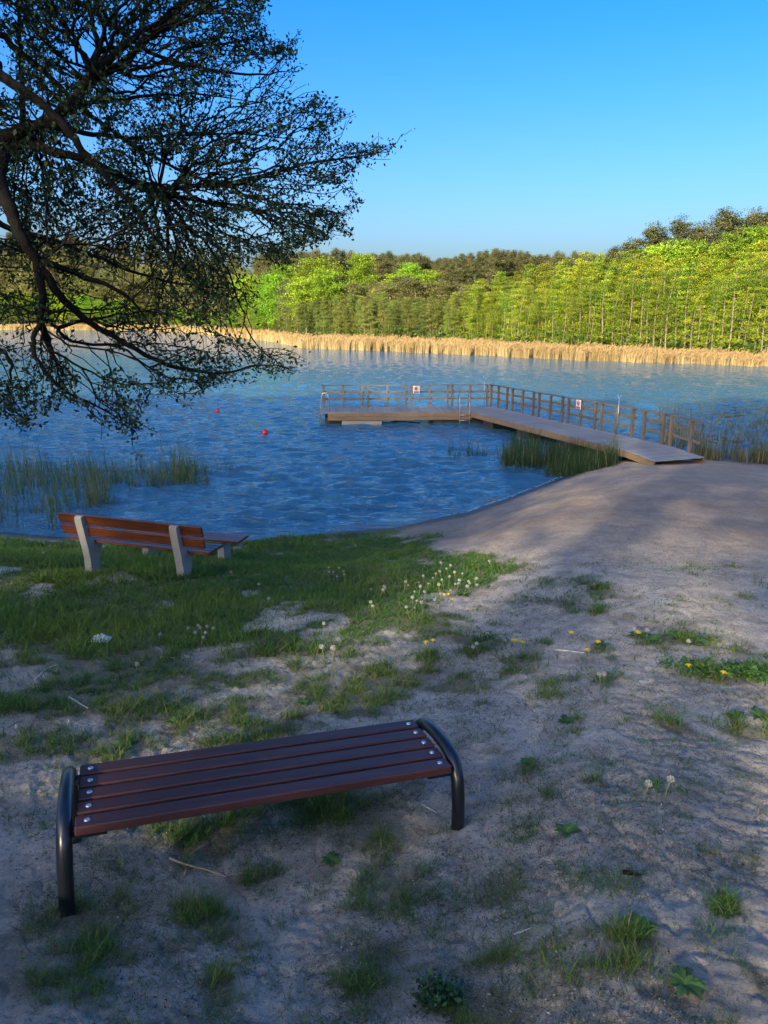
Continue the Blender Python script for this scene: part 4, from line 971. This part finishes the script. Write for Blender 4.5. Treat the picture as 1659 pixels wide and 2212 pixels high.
# low slatted bench without back in front of it
r_b = atz(1580*.3737*.73733+140*.73733, (1470+257*.3737)*.73733, 1.13)
yw = -.25; dirx = np.array([math.cos(yw), math.sin(yw)]); c3 = np.array(r_b[:2])-dirx*1.1-np.array([-dirx[1], dirx[0]])*.22
zg3 = float(H(c3[0], c3[1])); b3 = thing('slatted_bench', (c3[0], c3[1], zg3), 'low slatted bench without back between the park bench and the water', 'bench', rot=(0, 0, yw))
tz = 1.13-zg3
for i in range(4): MB().box(-1.1, 1.1, -.22+i*.112, -.22+i*.112+.095, tz-.04, tz, .005).build('seat_slat', M['slat2'], b3)
for s in (-1, 1): MB().prism([(-.12, -.4), (.12, -.4), (.12, tz-.16), (.2, tz-.042), (-.2, tz-.042), (-.12, tz-.16)], s*.72-.06, s*.72+.06).build('leg', M['concrete'], b3)

# ---------------------------------------------------------------- small things
# crumpled tissue
p = G(218, 1384); m = MB(); nn_ = 14; V = []; F = []
for i in range(nn_):
    for j in range(nn_):
        u = (i/(nn_-1)-.5); v = (j/(nn_-1)-.5); V.append((u*.20+rp.uniform(-.008, .008), v*.15+rp.uniform(-.008, .008), .012+.05*max(0, 1-(u*u+v*v)*4.5)*rp.uniform(.5, 1.2)+rp.uniform(0, .012)))
for i in range(nn_-1):
    for j in range(nn_-1): a = i*nn_+j; F.append((a, a+nn_, a+nn_+1, a+1))
t = mk('paper_tissue', V, F, M['tissue']); t.location = p; tag(t, 'crumpled pale paper tissue lying in the grass', 'litter')
def stick(pts, r, label, nm='stick', mat='twig', fork=None):
    P = [Vector(G(a, b)) for a, b in pts]; P = [q+Vector((0, 0, r*1.2)) for q in P]; o = P[0].copy()
    m = MB().tube([q-o for q in spline(P, 3)], [r*(1-.5*i/((len(P)-1)*3)) for i in range((len(P)-1)*3+1)], 6)
    if fork:
        Q = [Vector(G(a, b))+Vector((0, 0, r)) for a, b in fork]; m.tube([q-o for q in Q], r*.5, 5)
    t = m.build(nm, M[mat], smooth=True); t.location = o; tag(t, label, 'stick', 'dry stalks on the ground')
stick([(367, 1857), (400, 1870), (440, 1880), (490, 1897)], .007, 'pale forked twig on the sand below the big bench', fork=[(395, 1868), (403, 1880), (398, 1895)])
stick([(492, 1893), (520, 1887), (560, 1890)], .003, 'thin curved twig beside the forked twig under the bench')
stick([(910, 1738), (943, 1757)], .004, 'straight bleached stalk left of the right bench leg', mat='straw')
stick([(1022, 1700), (1027, 1712)], .003, 'tiny white splinter right of the bench leg', mat='straw')
stick([(1036, 1695), (1035, 1712)], .004, 'upright looking white splinter beside the tiny one', mat='straw')
stick([(150, 1508), (190, 1532)], .007, 'straight pale stalk on the bare sand at the left', mat='straw')
stick([(75, 1470), (100, 1447), (125, 1437)], .006, 'long pale stalk at the edge of the left grass', mat='straw')
stick([(347, 1421), (385, 1423)], .006, 'short white stalk lying flat in the thin grass', mat='straw')
stick([(1200, 1405), (1262, 1412)], .007, 'long white stalk on the sand between the dandelions', mat='straw')
stick([(1110, 2020), (1150, 2005)], .003, 'thin pale straw in the front sand near the tuft', mat='straw')
stick([(860, 1470), (930, 1478)], .005, 'brown stalk lying past the grass tuft behind the bench')
stick([(1345, 1888), (1385, 1896)], .010, 'short dark bark piece on the open sand', nm='bark_piece', mat='bark')
# dandelions
def stem_mesh(h, b=.03): return MB().tube([(0, 0, -.02), (b*.3, 0, h*.5), (b, 0, h)], .003, 5).build('stem', M['stem'], link=False, smooth=True)
def clock_mesh(R0, seed):
    rg = np.random.default_rng(seed); n = 150; d = rg.normal(size=(n, 3)); d /= np.linalg.norm(d, axis=1)[:, None]; d = d[d[:, 2] > -.75]
    P = d*R0*rg.uniform(.75, 1.0, (len(d), 1)); V, F, _ = leafcards(P, R0*.55, np.zeros((len(P), 3)), rg=rg); m = MB().lathe([(R0*.1, -R0*.6), (R0*.45, -R0*.3), (R0*.55, 0), (R0*.42, R0*.35), (R0*.1, R0*.55)], 8)
    Fl = [tuple(f) for f in (F+len(m.V)).tolist()]; return mk('seed_head', m.V+[tuple(v) for v in V], m.F+Fl, M['clock'], link=False)
def flower_mesh(R0):
    m = MB()
    for ring, (rr_, zz, k) in enumerate(((1, 0, 14), (.75, .12, 12), (.45, .22, 9))):
        for j in range(k):
            a = 2*math.pi*(j+ring*.5)/k; c, s = math.cos(a), math.sin(a); w_ = .13*R0
            m.add([(0, 0, zz*R0), (c*R0*rr_*.7-s*w_, s*R0*rr_*.7+c*w_, zz*R0+.12*R0), (c*R0*rr_, s*R0*rr_, zz*R0+.2*R0), (c*R0*rr_*.7+s*w_, s*R0*rr_*.7-c*w_, zz*R0+.12*R0)], [(0, 1, 2, 3)])
    m.lathe([(R0*.15, -.3*R0), (R0*.25, 0), (R0*.2, .25*R0)], 8); return m.build('flower_head', M['yellow'], link=False)
STM = [stem_mesh(h) for h in (.07, .11, .16, .21)]; CLK = [clock_mesh(.016, i) for i in range(3)]; FLW = flower_mesh(.029)
SH = (.07, .11, .16, .21)
def dandelion(px, py, kind, label, group, k=2, s=1.0):
    hgt = SH[k]*s; p = G(px, py, hgt); g0 = float(H(p[0], p[1]))
    t = thing('dandelion_clock' if kind == 'w' else 'dandelion_flower', (p[0], p[1], g0), label, 'flower', group, rot=(rp.uniform(-.1, .1), rp.uniform(-.1, .1), rp.uniform(0, 6.3)))
    inst('stem', STM[k], t, scale=(s, s, s))
    inst('seed_head' if kind == 'w' else 'flower_head', CLK[rp.randrange(3)] if kind == 'w' else FLW, t, (.03*s, 0, hgt+(.01 if kind == 'w' else 0)), scale=(s*1.1,)*3)
for (px, py, k, s, lb) in [(358, 288, 1, 1, 0)]: pass
Wc = [(800, 1272), (829, 1272), (833, 1268), (893, 1278), (890, 1290), (918, 1281), (905, 1270), (930, 1300), (885, 1310), (898, 1317), (912, 1308), (905, 1258), (922, 1263), (938, 1252), (948, 1262), (960, 1255), (970, 1248), (975, 1262), (985, 1258), (996, 1250), (1003, 1268), (1010, 1262), (1018, 1256), (1025, 1250), (1030, 1268), (940, 1240), (955, 1236), (915, 1246), (880, 1268), (873, 1256), (985, 1240), (1000, 1240), (965, 1275), (950, 1283), (945, 1297), (970, 1232), (898, 1300)]
for (px, py) in Wc: dandelion(px+rp.uniform(-2, 2), py+rp.uniform(-2, 2), 'w', 'white dandelion clock in the dense cluster at the sandy edge of the lawn', 'white dandelion clocks clustered at the lawn edge', rp.choice([1, 2, 2]), rp.uniform(.6, 1.15))
for (px, py) in [(715, 1235), (722, 1238), (735, 1229), (742, 1237), (728, 1246), (746, 1241), (712, 1228)]: dandelion(px, py, 'w', 'small dandelion clock in the loose group in the middle of the lawn', 'small clocks in the middle of the lawn', 1, .9)
for (px, py) in [(405, 1357), (425, 1352), (436, 1358), (450, 1352), (455, 1360), (440, 1368), (418, 1370), (432, 1380)]: dandelion(px, py, 'w', 'small dandelion clock in the thin grass left of the middle', 'small clocks in the thin grass at the left', 1, .9)
for (px, py, k, lb) in [(718, 1405, 2, 'large ragged dandelion clock right of its neighbour in mid lawn'), (702, 1392, 2, 'large round dandelion clock left of the ragged one'), (699, 1352, 2, 'tall dandelion clock above the large pair'), (684, 1437, 0, 'low dandelion clock at the foot of the large pair'), (804, 1302, 2, 'dandelion clock standing alone left of the dense cluster'), (812, 1310, 1, 'small clock just below the lone dandelion clock'),
        (819, 1274, 2, 'fat dandelion clock at the left of the dense cluster'), (1032, 1390, 2, 'dandelion clock in the tuft at the end of the lawn'), (1018, 1396, 1, 'second dandelion clock in the tuft at the end of the lawn'), (1062, 1213, 1, 'dandelion clock at the tip of the lawn by the sand'), (957, 1218, 1, 'dandelion clock beside the sunlit sand patch'), (968, 1222, 1, 'dandelion clock second beside the sunlit sand patch'),
        (1377, 1362, 1, 'dandelion clock beside the single yellow bud on the sand'), (1400, 1362, 1, 'dandelion clock in the rosettes on the right sand'), (1492, 1391, 3, 'tall dandelion clock above the clover strip'), (1300, 1460, 1, 'dandelion clock over the thin weeds in the sand'), (1306, 1455, 1, 'twin dandelion clock over the thin weeds in the sand'), (1398, 1690, 1, 'small clock on the open sand left of its twin'), (1440, 1688, 1, 'small clock on the open sand right of its twin'),
        (96, 1195, 3, 'dandelion clock in tall grass left of the bench with back'), (110, 1180, 2, 'dandelion clock close to the left end of the bench with back'), (45, 1572, 1, 'dandelion clock at the left edge on bare sand'), (141, 1563, 0, 'low dandelion clock near the left sand hollow'), (292, 1435, 1, 'dandelion clock right of the crumpled tissue'), (340, 1374, 1, 'dandelion clock between tissue and lawn'), (575, 1295, 1, 'dandelion clock in bare spot below the bench right leg'), (558, 1262, 1, 'dandelion clock right of the bench with back'),
        (640, 1340, 1, 'dandelion clock in the left lawn below the bare spot'), (770, 1180, 1, 'dandelion clock near the waterline'), (505, 1235, 1, 'dandelion clock behind the right end of the bench with back')]:
    dandelion(px, py, 'w', lb, None, k, 1.0 if (px, py) not in ((718, 1405), (702, 1392)) else 1.35)
for (px, py, lb) in [(968, 1286, 'yellow dandelion, upper one at the right of the white cluster'), (980, 1297, 'yellow dandelion, lowest one at the right of the white cluster'), (952, 1284, 'yellow dandelion half hidden among the white cluster'), (928, 1386, 'yellow dandelion, left one of the pair in thin grass'), (940, 1382, 'yellow dandelion, right one of the pair in thin grass'),
        (1104, 1384, 'pale yellow dandelion, left in the short row on sand'), (1116, 1382, 'pale yellow dandelion, middle in the short row on sand'), (1130, 1385, 'pale yellow dandelion, right in the short row on sand'), (1238, 1364, 'single orange yellow dandelion on bare sand'), (1285, 1384, 'yellow dandelion, upper one of the pair by the small tuft'), (1270, 1402, 'yellow dandelion, lower one of the pair by the small tuft'),
        (1377, 1363, 'orange yellow dandelion bud on the sand'), (1497, 1440, 'yellow dandelion in the clover strip'), (1560, 1456, 'pale yellow dandelion at the right of the clover strip')]:
    dandelion(px, py, 'y', lb, None, 0, 1.0)
# leafy rosettes
def rosette_mesh(seed, nl=11, R0=.11, wide=.3):
    rg = random.Random(seed); m = MB(); C = []
    for j in range(nl):
        a = 2*math.pi*j/nl+rg.uniform(-.2, .2); L_ = R0*rg.uniform(.7, 1.15); c, s = math.cos(a), math.sin(a); V = []; up = rg.uniform(.05, .25)
        for k in range(6):
            f = k/5; w_ = wide*L_*math.sin(math.pi*min(1, f*.85+.1))*(1 if k % 2 else .72)*.5; z_ = L_*up*math.sin(f*2.2)
            V += [(c*L_*f-s*w_, s*L_*f+c*w_, z_+w_*.3), (c*L_*f, s*L_*f, z_), (c*L_*f+s*w_, s*L_*f-c*w_, z_+w_*.3)]
        F = []
        for k in range(5):
            q = k*3; F += [(q, q+1, q+4, q+3), (q+1, q+2, q+5, q+4)]
        m.add(V, F); C += [(.075*v, .15*v, .035*v) for v in [rg.uniform(.6, 1.4)]]*18
    return mk('rosette', m.V, m.F, M['blade'], col=np.array(C), link=False)
ROS = [rosette_mesh(i, 10+i, .11, .52) for i in range(3)]
for (px, py, s, lb) in [(245, 1990, .8, 0)][:0]: pass
rosg = 'weed rosettes on the ground'
for (px, py, s, lb) in [(655, 1520, .8, 'broad leaved weed rosette behind the big bench'), (535, 1565, .7, 'weed rosette just behind the bench slats'), (372, 1560, .7, 'weed rosette on the trampled ground left of middle'), (270, 1610, .8, 'weed rosette behind the left end of the big bench'), (365, 1535, .5, 'small weed rosette behind the left half of the bench'), (715, 1860, .7, 'weed rosette on the sand below the bench seat'),
        (1222, 1560, .8, 'weed rosette on the grey sand right of the bench'), (1225, 1800, .8, 'flat weed rosette on the open sand right'), (1140, 1650, .7, 'weed rosette near the right bench frame'), (1380, 1375, 1.3, 'leftmost large rosette in the flat weed patch'), (1410, 1385, 1.3, 'large rosette in the middle of the flat weed patch'), (1460, 1378, 1.4, 'large rosette right of middle in the flat weed patch'), (1510, 1388, 1.3, 'rightmost large rosette in the flat weed patch'),
        (1300, 1395, 1, 'rosette under the yellow dandelion pair'), (1410, 1695, .6, 'little rosette under the twin clocks on the sand'), (1560, 1965, .7, 'weed rosette near the right edge in the front'), (1380, 2010, .9, 'weed rosette in the front right tuft'), (1480, 2130, .8, 'weed rosette in the lower right sand'), (200, 2050, .6, 'weed rosette in the lower left sand'), (1590, 1550, .9, 'weed rosette near the right edge behind the grass tuft'), (1640, 1550, 1.1, 'reddish tinged rosette at the right edge'), (960, 1270, 1.3, 'rosette under the dense dandelion cluster'), (1000, 1285, 1.2, 'rosette at the sandy side of the dandelion cluster'), (905, 1310, 1.2, 'rosette at the front of the dandelion cluster')]:
    p = G(px, py); o = inst('weed_rosette', ROS[rp.randrange(3)], None, (p[0], p[1], p[2]+.005), (0, 0, rp.uniform(0, 6.3)), (s*.72, s*.72, s*.72)); tag(o, lb, 'weed', rosg)
# clover and low weed carpets
def carpet(name, spots, label, s0, col):
    pts = []
    for (px, py, rx, ry, k) in spots:
        for _ in range(k):
            a = rp.uniform(0, 6.28); q = rp.random()**.5; pts.append(G(px+rx*q*math.cos(a), py+ry*q*math.sin(a)))
    P = np.array(pts); n = len(P); P[:, 2] += rng.uniform(.01, .06, n)
    P = np.repeat(P, 3, 0)+rng.normal(0, s0*.6, (n*3, 3)); P[:, 2] = np.maximum(P[:, 2], 0)
    V, F, C = leafcards(P, s0, np.array(col)*rng.uniform(.6, 1.5, (len(P), 1)), flat=0.0); V = V
    tag(mk(name, V, F, M['blade'], col=C), label, 'weeds', kind='stuff')
carpet('clover_strip', [(1480, 1440, 60, 12, 90), (1570, 1455, 90, 16, 220), (1650, 1462, 40, 18, 120)], 'leafy clover strip crossing the sand at the right edge', .03, (.06, .14, .03))
carpet('clover_patch', [(950, 2165, 45, 28, 150)], 'small round clover patch at the bottom of the view', .022, (.03, .085, .03))
# pale foam line and wet stones at the waterline
n = 110; px = rng.uniform(980, 1235, n); V = []; F = []
for i in range(n):
    py = float(np.interp(px[i], [650, 850, 1010, 1100, 1190, 1240], [1155, 1140, 1106, 1076, 1041, 1022]))-rp.uniform(0, 4); p = atz(px[i], py, .006)
    L_ = rp.uniform(.02, .11); W_ = rp.uniform(.006, .018); a = rp.uniform(.4, 1.0); c, s = math.cos(a), math.sin(a); k = len(V)
    V += [(p[0]-c*L_, p[1]-s*L_, .006), (p[0]+s*W_, p[1]-c*W_, .012), (p[0]+c*L_, p[1]+s*L_, .006), (p[0]-s*W_, p[1]+c*W_, .012)]; F.append((k, k+1, k+2, k+3))
tag(mk('foam_line', V, F, simple('foam', (.5, .55, .58), .6)), 'thin foam line where ripples reach the sand', 'foam', kind='stuff')
